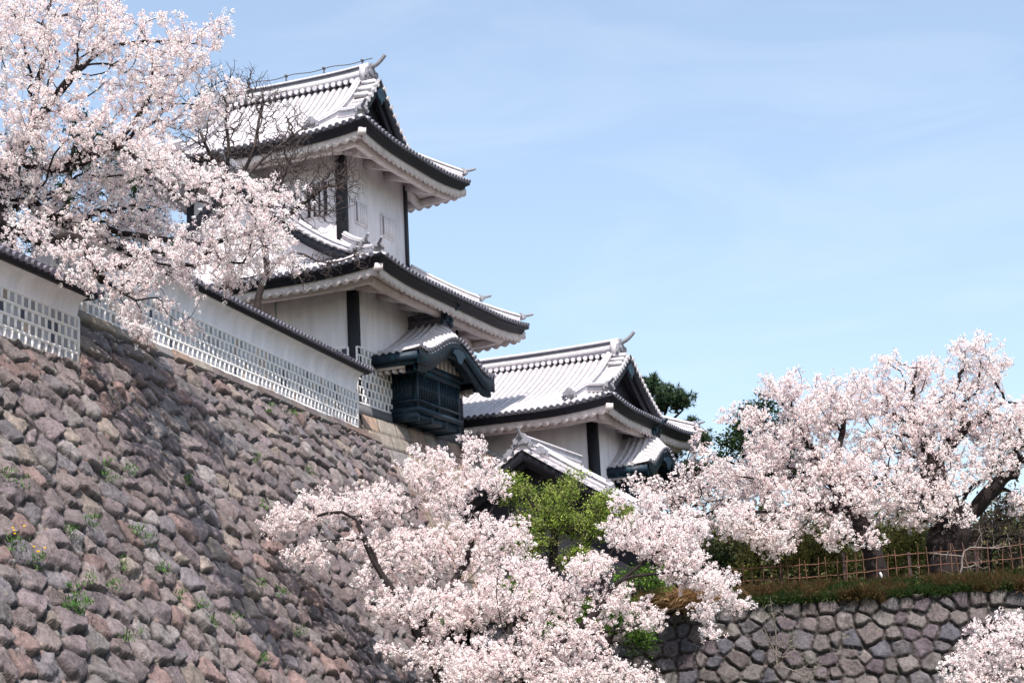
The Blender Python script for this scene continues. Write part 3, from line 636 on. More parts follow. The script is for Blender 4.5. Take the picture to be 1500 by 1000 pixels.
# ------------------------------------------------------------------ plaster walls on the stone wall
AW = 16.05; W = az(AW); NW = az(AW+90); E = at(524, 631, 58.6)
RW = radians(90-(AW+180))     # local x = back towards the camera, so outward normal is +y after rotation
def wall_frame(name, p): return empty(name, tuple(p), radians(90-AW))
def plaster_wall(L, z0, label, s0, out=0., hz=1.92):
    """local x: from the far end back towards the camera is -x; outward is -y"""
    root = wall_frame('plaster_wall', (E-W*s0+NW*out)*[1, 1, 0]); tag(root, label, 'wall', 'white plaster walls on the stone wall')
    prof = [(0, 0), (0, 1.12), (.0, 1.3), (.02, 1.5), (.06, 1.72), (.13, 1.86), (.22, 1.93), (.26, 1.95), (-.25, 1.95), (-.5, 1.9), (-.5, 0)]
    prof = [(o, z if z <= 1.12 else 1.12+(z-1.12)*(hz-.16-1.12)/.83) for o, z in prof]
    n = int(L/1.0)+1; xs = -np.linspace(0, L, n)
    b = MB(); G = np.array([[(x, -o, z0+z) for x in xs] for o, z in prof]); b.grid(G)
    for x in (0, -L):
        V = [(x, -o, z0+z) for o, z in prof]; b.add(V, [list(range(len(prof)))])
    b.build('wall_body', M['plaster'], root)
    t_, j_ = MB(), MB(); namako(t_, j_, lambda x, z, o: np.c_[-x, -o-.005, z0+.065+z], L, 4, .268, .27)
    tp = t_.build('tile_panel', M['namako'], root, cols=True); j_.build('plaster_joint', M['joint'], tp)
    b = MB(); b.box(-L, .02, -.05, .3, z0-.02, z0+.06); b.build('base_trim', M['joint'], root)
    r = MB(); ze = z0+hz
    P = lambda x, y: np.c_[-np.asarray(x), -.44+np.asarray(y), ze-.05+.30*np.asarray(y)+0*np.asarray(x)]
    nx = int(L/.24); xs = np.arange(nx+1)*L/nx-.0
    pan_sheet(r, P, np.r_[-.25, xs, L+.1], lambda x: 0., lambda x: .40, 2)
    strip_ribs(r, P, np.r_[-.2, xs], lambda x: -.04, lambda x: .38, r=.062)
    P2 = lambda x, y: np.c_[-np.asarray(x), .34-np.asarray(y), ze-.01+.30*np.asarray(y)+0*np.asarray(x)]
    pan_sheet(r, P2, np.r_[-.25, xs, L+.1], lambda x: 0., lambda x: .40, 2); strip_ribs(r, P2, np.r_[-.2, xs], lambda x: -.04, lambda x: .38, r=.062)
    ridge(r, [(-x, -.06, ze+.09) for x in np.linspace(-.25, L+.1, 12)], .22, .13, cap=.06)
    r.build('tile_coping', M['tiledark2'], root)
    b = MB(); b.box(-L-.1, .27, -.41, .30, ze-.115, ze-.065); b.box(-L-.1, .27, -.34, .24, ze-.15, ze-.115); b.build('eave_board', M['eave'], root)
    return root
M['tiledark2'] = mat('coping_tile', (.13, .12, .15), .55, .35, 6, .3)
plaster_wall(18.6, 11.97, 'long white plaster wall with four rows of square grey tiles running up to the near tower', 0)
plaster_wall(12.0, 10.37, 'lower short white plaster wall at the left edge on top of the shaded stone', 18.68, .70, 1.72)

# ------------------------------------------------------------------ stone walls (height fields of separate stones)
def vnoise(x, y, seed):
    xi = np.floor(x).astype(int); yi = np.floor(y).astype(int); fx = x-xi; fy = y-yi; fx = fx*fx*(3-2*fx); fy = fy*fy*(3-2*fy)
    def h(a, b):
        v = (a*374761393+b*668265263+seed*974634777) & 0x7fffffff; v = ((v ^ (v >> 13))*1274126177) & 0x7fffffff; return ((v ^ (v >> 16)) & 0xffff)/65535.
    return (h(xi, yi)*(1-fx)+h(xi+1, yi)*fx)*(1-fy)+(h(xi, yi+1)*(1-fx)+h(xi+1, yi+1)*fx)*fy
def fbm(x, y, seed, o=4):
    r = 0; a = .5
    for i in range(o): r = r+a*vnoise(x*2**i, y*2**i, seed+i*17); a *= .5
    return r
def voro(u, v, cw, ch, r, jit, wvar, an=1.12):
    nu = int(u.max()/cw)+6; nv = int(v.max()/ch)+6
    J = r.uniform(-jit, jit, (nv, nu, 2)); Wt = r.uniform(-wvar, wvar, (nv, nu))
    a = u/cw+2; b = v/ch+2; j0 = np.floor(b).astype(int); F1 = np.full(u.shape, 9.); F2 = np.full(u.shape, 9.); I = np.zeros(u.shape, int); Jx = np.zeros(u.shape, int); DX = np.zeros(u.shape); DY = np.zeros(u.shape)
    for dj in (-1, 0, 1):
        jj = np.clip(j0+dj, 0, nv-1); sh = (jj % 2)*.5; i0 = np.floor(a-sh).astype(int)
        for di in (-1, 0, 1, 2):
            ii = np.clip(i0+di, 0, nu-1)
            dx = a-(ii+.5+sh+J[jj, ii, 0]); dy = b-(jj+.5+J[jj, ii, 1]*.75); d = np.sqrt((dx*cw)**2*(ch/cw)**.5+(dy*ch*an)**2)/ch-Wt[jj, ii]
            m1 = d < F1; F2 = np.where(m1, F1, np.minimum(F2, d)); F1 = np.where(m1, d, F1)
            I = np.where(m1, ii, I); Jx = np.where(m1, jj, Jx); DX = np.where(m1, dx*cw, DX); DY = np.where(m1, dy*ch, DY)
    return (F2-F1)*ch*.5, I, Jx, DX, DY, nu, nv
def stones(u, v, cw, ch, seed, jit=.42, depth=.16, tilt=.12, lean=.12, pal=None, gap=.05, wvar=.12, sharp=1., fill=True):
    """height and colour for stones laid in rough courses, small chips wedged in the joints"""
    r = np.random.default_rng(seed)
    uw = u+.14*(fbm(u*1.7, v*1.7, seed+3)-.5)*2*cw+.05*(fbm(u*6, v*6, seed+5, 3)-.5); vw = v+.16*(fbm(u*1.7+9, v*1.7+5, seed+4)-.5)*2*ch+.05*(fbm(u*6+3, v*6+8, seed+6, 3)-.5)
    e, I, Jx, DX, DY, nu, nv = voro(uw, vw, cw, ch, r, jit, wvar)
    TX = r.normal(0, tilt, (nv, nu)); TY = r.normal(0, tilt, (nv, nu)); HH = r.uniform(-1, 1, (nv, nu)); CI = r.integers(0, len(pal), (nv, nu)); CB = r.uniform(.78, 1.2, (nv, nu))
    FX = r.normal(0, .5, (nv, nu, 3)); FY = r.normal(0, .5, (nv, nu, 3)); FO = r.uniform(.0, .16, (nv, nu, 3))
    s = np.clip((e-gap*.35)/(gap*.9), 0, 1); s = s*s*(3-2*s)
    n = fbm(u*5, v*5, seed+8, 5)-.5; n2 = fbm(u*2.0+DX, v*2.0, seed+11, 3)-.5; n3 = fbm(u*17, v*17, seed+21, 3)-.5
    face = depth*(.72+.35*HH[Jx, I])+DX*TX[Jx, I]+DY*(TY[Jx, I]+lean)+.10*n2
    for q in range(3):     # broken corners: cut by a few tilted planes
        face = np.minimum(face, depth*(.95+.2*HH[Jx, I])+FO[Jx, I, q]*.5+DX*FX[Jx, I, q]*sharp+DY*(FY[Jx, I, q]*sharp+lean))
    rnd = np.sqrt(np.clip(e/.065, 0, 1))
    h = s*(np.maximum(face, .02)*(.55+.45*rnd)+n*.075+n3*.034)
    pal = np.array(pal); col = pal[CI[Jx, I]]*CB[Jx, I][..., None]*(.80+.75*(n+.25)+.5*n3)[..., None]
    mort = np.array([.030, .024, .023]); k = np.clip(s*1.4, 0, 1)[..., None]; col = col*[.93, .915, .96]; col = col*k+mort*(1-k)
    if fill:
        e2, I2, J2, _, _, nu2, nv2 = voro(u+.03*n, v+.03*n2, cw*.26, ch*.30, r, .4, .2)
        C2 = r.integers(0, len(pal), (nv2, nu2)); H2 = r.uniform(-.10, .05, (nv2, nu2)); s2 = np.sqrt(np.clip((e2-.008)/.04, 0, 1)); hf = s2*(.01+H2[J2, I2]); cf = pal[C2[J2, I2]]*1.05*(.25+.75*s2[..., None])
        m_ = hf > h; h = np.where(m_, hf, h); col = np.where(m_[..., None], cf, col)
    return h, col
def ashlar(u, v, seed, pal, rh=.58, bw=.95, gap=.022, depth=.07):
    r = np.random.default_rng(seed); vw = v+.05*(fbm(u*.8, v*.5, seed)-.5); row = np.floor(vw/rh).astype(int); nr = row.max()+2
    off = r.uniform(0, 1, nr); wd = r.uniform(.8, 1.25, nr)*bw; x = u/wd[row]+off[row]; ci = np.floor(x).astype(int)
    J = r.uniform(-.2, .2, (nr, ci.max()+3)); f = x-ci; lo = J[row, ci]; hi = 1+J[row, ci+1]
    ci2 = np.where(f < lo, ci-1, np.where(f > hi, ci+1, ci)); ci2 = np.clip(ci2, 0, ci.max()+2)
    du = np.minimum(np.abs(f-lo), np.abs(f-hi))*wd[row]; fv = (vw/rh-row)*rh; dv = np.minimum(fv, rh-fv); e = np.minimum(du, dv)+.012*(fbm(u*7, v*7, seed+2)-.5)
    s = np.clip((e-gap*.4)/gap, 0, 1); C = r.integers(0, len(pal), (nr, ci.max()+3)); B = r.uniform(.8, 1.15, (nr, ci.max()+3)); H = r.uniform(0, 1, (nr, ci.max()+3))
    n = fbm(u*6, v*6, seed+7, 5)-.5
    h = s*(depth*(.6+.7*H[row, ci2])*np.clip(e/.05, .3, 1)**.5+.03*n); c = np.array(pal)[C[row, ci2]]*B[row, ci2][..., None]*(.85+.8*(n+.2))[..., None]; k = s[..., None]
    return h, c*.80*k+np.array([.03, .026, .025])*(1-k)
PAL = [(.205, .172, .166), (.180, .150, .148), (.215, .185, .174), (.185, .150, .142), (.175, .160, .163), (.205, .170, .156), (.155, .130, .131), (.225, .205, .193), (.200, .164, .164)]
PAL = [(a*.90, b*.90, c*.90) for a, b, c in PAL]
PALR = PAL+[(.215, .155, .138), (.205, .145, .130), (.225, .19, .16)]
PALT = [(.33, .27, .21), (.29, .25, .22), (.36, .26, .20), (.24, .22, .22), (.30, .22, .18), (.33, .29, .25)]
PALM = [(.13, .12, .11), (.165, .15, .135), (.11, .105, .105), (.15, .13, .12), (.10, .10, .11), (.18, .17, .15), (.125, .105, .11)]
def heightwall(name, U, V, res, mapf, hc, material, label):
    nu, nv = int(U/res)+1, int(V/res)+1; u, v = np.meshgrid(np.linspace(0, U, nu), np.linspace(0, V, nv), indexing='ij')
    h, col = hc(u, v); G = mapf(u, v, h); i = np.arange(nu*nv).reshape(nu, nv)
    f = np.stack([i[:-1, :-1], i[:-1, 1:], i[1:, 1:], i[1:, :-1]], -1).reshape(-1, 4)
    o = link_mesh(name, G.reshape(-1, 3), [f], material, None, col.reshape(-1, 3), True); tag(o, label, 'stone wall', kind='thing'); return o
BT = .55
def fallmap(origin, ex, nout, bt, topf=None):
    dn = nout*bt-np.array([0, 0, 1.]); dn /= np.linalg.norm(dn); nn = np.cross(ex, dn); nn /= np.linalg.norm(nn)
    if nn@nout < 0: nn = -nn
    def g(u, v, h): return origin+ex*u[..., None]+dn*v[..., None]+nn*h[..., None]
    return g
# main sloping wall: u runs from the far end towards the camera
ztop = 11.95
O1 = (E+W*1.4)*[1, 1, 0]+np.array([0, 0, ztop])+NW*.06
def hc_main(u, v):
    v_ = v+0.
    h, c = stones(u, v_, .77, .47, 11, pal=PALR[:9]+PALR[:9]+PALR[9:], jit=.36, lean=.13, depth=.155, tilt=.10, gap=.046, wvar=.20, sharp=.7)
    # step down at the left: below the step the second wall sits lower
    # coping course of long dressed blocks
    cu = u/1.05+.3*vnoise(np.floor(u/1.05), 0*u, 3); e = np.minimum(np.abs(cu-np.round(cu))*1.05, np.minimum(v, np.abs(.36-v)))
    s = np.clip((e-.012)/.03, 0, 1); ci = np.round(cu+.5).astype(int); rc = np.array(PALT+PALR)[(ci*7919) % 18]
    hb = s*(.10+.05*((ci*31) % 5)/5+.04*(fbm(u*4, v*4, 5)-.5)); cb = rc*(.55+.6*fbm(u*3, v*3, 6))[..., None]*(.3+.7*s[..., None])
    mk = (v < .37) & (u < 20.0); h = np.where(mk, hb, h); c = np.where(mk[..., None], cb, c)
    # rough inner corner stones are taller blocks on the step
    return h, c
def map_main(u, v, h):
    g = fallmap(O1, -W, NW, BT)(u, v, h); return g
g0 = map_main
def map_main2(u, v, h):
    # to the left of the step the wall top is 1.27 m lower: pinch the hidden rows
    lo = 1.58/cos(atan(BT)); k = (u > 20.05); vv = np.where(k & (v < lo), lo, v); hh = np.where(k & (v < lo+.02), 0.04, h); return g0(u, vv, hh)-NW*(np.where(k & (v < lo), (lo-v)*.6, 0))[..., None]
heightwall('stone_wall', 33.0, 14.2, .028, map_main2, hc_main, M['stone'], 'big sloping wall of rough purple grey stones filling the lower left')
# dressed stone base of the tower: B frame
Bd = az(AB); NB = az(AB+90); zt2 = ZB-.33
K3 = K+np.array([0, 0, zt2])-Bd*.15+NB*.12
def hc_base(u, v): return ashlar(u, v, 5, PALT)
fm = fallmap(K3, Bd, NB, .42)
def map_base(u, v, h): g = fm(u, v, h); g = g-Bd*(v*.38*np.clip(1-u/6, 0, 1))[..., None]; return g
heightwall('stone_wall', 17, 9.5, .05, map_base, hc_base, M['stone2'], 'dressed tan stone base under the near tower, shaded below its bay window')
# side face of that base, towards the camera
Ad = az(AB-90); NA = az(AB+180)
fm2 = fallmap(K3+Bd*.0, Ad, NA, .38)
heightwall('stone_wall', 8, 2.5, .06, lambda u, v, h: fm2(u, v, h)+NB*(v*.42*np.clip(1-u/4, 0, 1))[..., None], hc_base, M['stone2'], 'short stone side of the near tower base hidden behind the plaster wall end')
b = MB(); px, pd_ = at(686, 650, 66.5), at(692, 700, 66.5); b.box(px[0]-.16, px[0]+.16, px[1]-.16, px[1]+.16, pd_[2]-3.4, px[2]); b.box(px[0]-.22, px[0]+.22, px[1]-.22, px[1]+.22, px[2], px[2]+.08)
tag(b.build('timber_post', M['postwood'], None), 'dark brown timber post standing between the near tower base and the gatehouse', 'post')
# moat wall on the right
MZ = 5.45; M0 = np.array([-1.5, 52.9, MZ]); M1 = np.array([29.0, 47.28, MZ]); MD = (M1-M0)/np.linalg.norm(M1-M0); MN = np.array([MD[1], -MD[0], 0])
def hc_moat(u, v): return stones(u, v, .48, .41, 31, jit=.38, depth=.16, tilt=.13, lean=.14, pal=[(a*.85, b*.83, c*.86) for a, b, c in PALM], gap=.038, wvar=.15, sharp=.4)
heightwall('stone_wall', 31.0, 6.5, .028, fallmap(M0, MD, MN, .16), hc_moat, M['stone'], 'rounded grey stone retaining wall below the grassy bank at lower right')

# ------------------------------------------------------------------ ground
def sheet(name, pts, z, material, lab=None):
    V = np.array([(x, y, z if np.isscalar(z) else z[i]) for i, (x, y) in enumerate(pts)]); o = link_mesh(name, V, [np.array([list(range(len(pts)))])], material); tag(o, kind='structure'); return o
sheet('ground', [(-1500, -1500), (1500, -1500), (1500, 1500), (-1500, 1500)], 0., M['earthgrass'])
# castle terrace behind the big wall
P_ = [O1-W*32, O1+W*0, O1+W*30, O1+W*30-NW*40, O1-W*32-NW*40]
sheet('castle_terrace', [(p[0]-NW[0]*.35, p[1]-NW[1]*.35) for p in P_][:5], 11.0-.35, M['earth'])
# grass terrace behind the moat wall: gently uneven
gx, gy = np.meshgrid(np.linspace(0, 1, 70), np.linspace(0, 1, 40), indexing='ij')
T0, T1 = M0-MD*8, M0+MD*60
G = T0+(T1-T0)*gx[..., None]-MN*(gy**1.6*60-.02)[..., None]
dd = gy**1.6*60
G[..., 2] = MZ+.02+.42*np.clip(dd/1.4, 0, 1)+.18*(fbm(gx*60, gy*30, 2)-.5)*np.clip(dd, 0, 1)
b = MB(); b.grid(G); tag(b.build('grass_terrace', M['earthgrass'], None, smooth=True), kind='structure')

# ------------------------------------------------------------------ trees
def unit(v): return v/np.maximum(np.linalg.norm(v, axis=-1, keepdims=True), 1e-9)
class Tree:
    def __init__(s, seed): s.r = np.random.default_rng(seed); s.P = []; s.par = []; s.tip = []; s.plen = []
    def trunk(s, pts, step=.3, parent=-1):
        pts = [np.array(p, float) for p in pts]; last = parent
        # smooth polyline (Catmull-Rom)
        q = [pts[0]]+pts+[pts[-1]]; out = []
        for i in range(1, len(q)-2):
            n = max(2, int(np.linalg.norm(q[i+1]-q[i])/step))
            for t in np.linspace(0, 1, n, endpoint=False):
                out.append(.5*(2*q[i]+(q[i+1]-q[i-1])*t+(2*q[i-1]-5*q[i]+4*q[i+1]-q[i+2])*t*t+(3*q[i]-q[i-1]-3*q[i+1]+q[i+2])*t**3))
        out.append(pts[-1])
        for p in out:
            p = p+s.r.normal(0, .015, 3)
            s.P.append(p); s.par.append(last); s.plen.append(0 if last < 0 else s.plen[last]+np.linalg.norm(p-s.P[last])); last = len(s.P)-1
        return last
    def near(s, p):
        A = np.array(s.P); return int(np.argmin(((A-np.array(p))**2).sum(1)))
    def limb(s, pts, step=.3):
        k = s.near(pts[0]); return s.trunk([s.P[k]]+list(pts[1:]), step, k)
    def grow(s, A, kp=.22, step=.28, wob=.05, minfrom=0.):
        """connect each attractor to the nearest grown node by a curved twig"""
        n0 = len(s.P); cap = n0+len(A)*60; P = np.zeros((cap, 3)); pl = np.zeros(cap); P[:n0] = s.P; pl[:n0] = s.plen; n = n0
        D = np.array([np.sqrt(((P[:n0]-a)**2).sum(1)).min() for a in A]); order = np.argsort(D+s.r.uniform(0, .4, len(A)))
        ok = np.ones(cap, bool); ok[:n0] = pl[:n0] >= minfrom
        par = list(s.par); s.isTip = []
        for a in A[order]:
            d = np.sqrt(((P[:n]-a)**2).sum(1)); c = d+kp*pl[:n]; c[~ok[:n]] += 50; k = int(np.argmin(c)); L = d[k]
            m_ = max(2, int(L/step)); pd = unit(P[k]-P[par[k]]) if par[k] >= 0 else np.array([0, 0, 1.]); p0 = P[k]; c1 = p0+pd*L*.33+s.r.normal(0, .05, 3)*L; c2 = a-(a-p0)*.25+s.r.normal(0, .06, 3)*L+[0, 0, .05*L]
            prev = k
            for i in range(1, m_+1):
                t = i/m_; q = (1-t)**3*p0+3*(1-t)**2*t*c1+3*(1-t)*t*t*c2+t**3*a
                q = q+s.r.normal(0, wob, 3)*(.3 if i < m_ else 1)*min(1, L)
                P[n] = q; pl[n] = pl[prev]+np.linalg.norm(q-P[prev]); par.append(prev); prev = n; n += 1
        s.P = list(P[:n]); s.par = par; s.plen = list(pl[:n])
    def finish(s, rtip, rbase, power=.62):
        P = np.array(s.P); par = np.array(s.par); n = len(P); s.n = n
        cnt = np.zeros(n); haschild = np.zeros(n, bool); haschild[par[par >= 0]] = True; cnt[~haschild] = 1
        dist = np.zeros(n)     # distance to the farthest tip
        for i in range(n-1, 0, -1):
            if par[i] >= 0: cnt[par[i]] += cnt[i]; dist[par[i]] = max(dist[par[i]], dist[i]+np.linalg.norm(P[i]-P[par[i]]))
        s.rad = np.maximum(rtip*cnt**.36, rbase*np.clip(cnt/cnt.max(), 0, 1)**power)
        s.rad = s.rad*np.clip(.45+dist/.5, .45, 1); s.cnt = cnt; s.dist = dist; s.Pn = P; s.parn = par
        mc = np.full(n, -1)
        for i in range(n):
            p = par[i]
            if p >= 0 and (mc[p] < 0 or cnt[i] > cnt[mc[p]]): mc[p] = i
        s.main = mc
        T = np.zeros((n, 3)); v = par >= 0; T[v] = unit(P[v]-P[par[v]]); T[~v] = [0, 0, 1]
        h = mc >= 0; T2 = T.copy(); T2[h] = unit(T[h]+T[mc[h]]); s.T = T2; s.T1 = T
    def wood(s, name, material, parent, k=6, rmin=0.):
        i = np.where((s.parn >= 0) & (s.rad >= rmin))[0]; p = s.parn[i]; main = s.main[p] == i
        R0 = np.where(main, s.rad[p], s.rad[i]*1.15); T0 = np.where(main[:, None], s.T[p], s.T1[i]); P0, P1, R1, T1 = s.Pn[p], s.Pn[i], s.rad[i], s.T[i]
        big = s.rad[i] > .06
        def ring(P, T, R, kk):
            ref = np.where(np.abs(T[:, 1:2]) < .9, np.array([[0, 1., 0]]), np.array([[1., 0, 0]])); ref = np.array([[.13, .97, .21]]); A = unit(np.cross(T, ref)); B = np.cross(T, A); a = np.arange(kk)*2*pi/kk
            kn = 1+.10*np.sin(a*3+P[:, :1]*7)+.08*np.sin(a*2+P[:, 2:3]*9)
            return P[:, None]+(A[:, None]*np.cos(a)[None, :, None]+B[:, None]*np.sin(a)[None, :, None])*(R[:, None]*kn)[..., None]
        V = []; F = []; off = 0
        for sel, kk in ((big, 10), (~big, 4)):
            if not sel.any(): continue
            a, b = ring(P0[sel], T0[sel], R0[sel], kk), ring(P1[sel], T1[sel], R1[sel], kk); m_ = len(a)
            vv = np.concatenate([a, b], 1).reshape(-1, 3); base = off+np.arange(m_)[:, None, None]*2*kk; j = np.arange(kk); f = np.stack([j, (j+1) % kk, kk+(j+1) % kk, kk+j], -1)[None]+base
            V.append(vv); F.append(f.reshape(-1, 4)); off += len(vv)
        return link_mesh(name, np.concatenate(V), [np.concatenate(F)], material, parent, None, True)
    def twigpoints(s, dmax, spacing, jit, dens=None):
        """points strewn along twigs closer than dmax to a tip"""
        i = np.where((s.parn >= 0) & (s.dist <= dmax))[0]; A, B = s.Pn[s.parn[i]], s.Pn[i]; L = np.linalg.norm(B-A, axis=1); m_ = s.r.poisson(L/spacing)
        idx = np.repeat(np.arange(len(i)), m_); t = s.r.random(len(idx)); Q = A[idx]+(B-A)[idx]*t[:, None]; return Q+s.r.normal(0, jit, Q.shape)
def lobes_points(r, L, n, flat=.8, depth=None):
    """L: list of (px, py, radius in px, distance); random points in ellipsoids"""
    out = []; tot = sum(l[2]**2 for l in L)
    for px, py, rp_, D in L:
        c = at(px, py, D); R = rp_*D/F; k = max(2, int(n*rp_**2/tot+.5)); v = unit(r.normal(0, 1, (k, 3)))*(r.random((k, 1))**.45)
        v[:, 0] *= R; v[:, 1] *= (R if depth is None else max(R, depth)); v[:, 2] *= R*flat; out.append(c+v)
    return np.concatenate(out)
def flowers(name, C, r, nper, rp_, size, parent, pal=((.955, .87, .862), (.95, .83, .828), (.96, .905, .89), (.94, .79, .79)), core=(.55, .26, .22), pcore=.10, k=5):
    """puffs of small cupped blossoms: nper k-gons round each centre"""
    n = len(C)*nper; c = np.repeat(C, nper, 0); d = unit(r.normal(0, 1, (n, 3))); pr = np.repeat(r.uniform(.65, 1.15, len(C)), nper)
    pos = c+d*(rp_*pr*r.uniform(.6, 1.05, n))[:, None]
    nor = unit(d+r.normal(0, .45, (n, 3))); a = unit(np.cross(nor, r.normal(0, 1, (n, 3)))); b = np.cross(nor, a); sz = size*r.uniform(.7, 1.2, n)
    ang = np.arange(k)*2*pi/k; V = pos[:, None]+(a[:, None]*np.cos(ang)[None, :, None]+b[:, None]*np.sin(ang)[None, :, None])*sz[:, None, None]*.5+nor[:, None]*(sz*.10)[:, None, None]*np.sin(ang*2)[None, :, None]
    pal = np.array(pal); tone = np.repeat(r.integers(0, len(pal), len(C)), nper); col = pal[tone]*r.uniform(.94, 1.05, (n, 1)); m_ = r.random(n) < pcore; col[m_] = np.array(core)*r.uniform(.6, 1.3, (m_.sum(), 1)); V[m_] = pos[m_][:, None]*(.45)+V[m_]*.55
    col = np.repeat(np.clip(col, 0, .95), k, 0); f = np.arange(n*k).reshape(n, k)
    return link_mesh(name, V.reshape(-1, 3), [f], M['blossom'], parent, col)
def leaves(name, C, r, nper, spread, size, parent, pal, material='leaf', aspect=.5, droop=0., k=4):
    n = len(C)*nper; c = np.repeat(C, nper, 0); pos = c+r.normal(0, spread, (n, 3)); nor = unit(r.normal(0, 1, (n, 3))+[0, 0, .8]); a = unit(np.cross(nor, r.normal(0, 1, (n, 3)))); a[:, 2] -= droop; a = unit(a); b = np.cross(nor, a); sz = size*r.uniform(.6, 1.3, n)
    V = np.stack([pos-a*sz[:, None]*.5, pos+b*sz[:, None]*aspect*.5, pos+a*sz[:, None]*.5, pos-b*sz[:, None]*aspect*.5], 1)
    pal = np.array(pal); col = pal[np.repeat(r.integers(0, len(pal), len(C)), nper)]*r.uniform(.75, 1.25, (n, 1)); col = np.repeat(col, 4, 0)
    return link_mesh(name, V.reshape(-1, 3), [np.arange(n*4).reshape(n, 4)], M[material], parent, col)
def needles(name, C, r, nper, length, wdt, parent, pal, updir=.6):
    n = len(C)*nper; c = np.repeat(C, nper, 0); d = unit(r.normal(0, 1, (n, 3))+[0, 0, updir]); L = length*r.uniform(.7, 1.2, n); s_ = unit(np.cross(d, r.normal(0, 1, (n, 3))))*wdt
    V = np.stack([c-s_, c+s_, c+d*L[:, None]], 1); pal = np.array(pal); col = pal[np.repeat(r.integers(0, len(pal), len(C)), nper)]*r.uniform(.7, 1.3, (n, 1))
    return link_mesh(name, V.reshape(-1, 3), [np.arange(n*3).reshape(n, 3)], M['needle'], parent, np.repeat(col, 3, 0))
def cherry(label, seed, trunks, L, natt, base, rb=.2, rtip=.006, depth=None, sp=.075, jit=.065, nper=16, rp_=.056, fs=.031, dmax=1.5, flat=.75, kp=.22, minfrom=0., pal=None, group='flowering cherry trees', wmat='bark', core=.015, tpow=.62):
    t = Tree(seed); e = empty('cherry_tree', tuple(base)); tag(e, label, 'tree', group)
    for i, tr in enumerate(trunks): t.trunk(tr) if i == 0 else t.limb(tr)
    A = lobes_points(t.r, L, natt, flat, depth); t.grow(A, kp=kp, minfrom=minfrom); t.finish(rtip, rb, tpow)
    off = np.array(base); t.Pn = t.Pn-off
    t.wood('trunk', M[wmat], e)
    C = t.twigpoints(dmax, sp, jit)
    kw = {} if pal is None else dict(pal=pal)
    flowers('crown', C, t.r, nper, rp_, fs, e, pcore=core, **kw)
    return t, len(C)
GZ = 10.7
# 1. the big cherry hanging over the wall, upper left
D = 41.5
L = [(40, 60, 90, 40), (150, 40, 80, 40), (60, 170, 100, 40), (200, 115, 75, 40), (265, 60, 55, 40), (325, 45, 24, 40), (345, 38, 10, 40), (262, 100, 40, 40), (300, 95, 24, 40), (180, 205, 85, 40), (262, 160, 55, 40), (310, 150, 34, 40), (350, 140, 20, 40), (60, 290, 85, 41), (180, 290, 80, 41.5), (280, 262, 50, 36.5), (345, 300, 52, 35.6), (395, 300, 34, 36), (425, 290, 18, 35.8), (447, 283, 10, 35.8), (380, 395, 24, 36.5), (225, 240, 50, 39),
     (370, 352, 50, 36), (418, 370, 26, 35.8), (400, 335, 26, 36), (300, 370, 60, 37), (230, 335, 60, 41.5), (140, 340, 50, 41), (335, 408, 36, 36.8), (30, 10, 60, 41), (120, -10, 70, 41), (30, 230, 60, 40)]
Lh = [(160, 432, 28, 39.5), (190, 470, 26, 39.4), (215, 500, 22, 39.3), (120, 415, 20, 39.6), (235, 440, 24, 39.5), (265, 470, 16, 39.5), (290, 488, 12, 39.4), (90, 402, 14, 39.6), (190, 400, 30, 39.8), (240, 395, 34, 40), (45, 345, 42, 39.6), (25, 385, 16, 39.5), (115, 378, 34, 39.6), (200, 415, 34, 39.4), (155, 395, 28, 39.4), (280, 425, 22, 38.5), (230, 380, 40, 38.5)]
b0 = at(4, 400, D); b0[2] = GZ
tr1 = [[b0, at(2, 330, D), at(14, 250, D), at(45, 180, D), at(60, 110, D), at(75, 30, D)], [at(14, 250, D), at(70, 312, 41), at(120, 325, 41), at(200, 345, 41), at(300, 355, 37.5), at(370, 340, 36.3)], [at(20, 240, D), at(75, 250, 41.5), at(130, 236, 40), at(190, 190, 40), at(222, 130, 40), at(222, 80, 40), at(205, 40, 40)],
       [at(90, 245, 41.5), at(170, 215, 40), at(250, 280, 38.5), at(330, 305, 37)], [at(5, 330, D), at(60, 352, 40.5), at(115, 350, 40), at(150, 410, 39.6), at(200, 440, 39.5)], [at(40, 190, D), at(100, 120, 40), at(160, 70, 41), at(250, 60, 40), at(310, 70, 40)]]
cherry('huge pale pink cherry tree hanging over the plaster wall at upper left', 3, tr1, L+Lh, 3500, b0, rb=.33, rtip=.0045, depth=1.4, sp=.050, dmax=1.8)
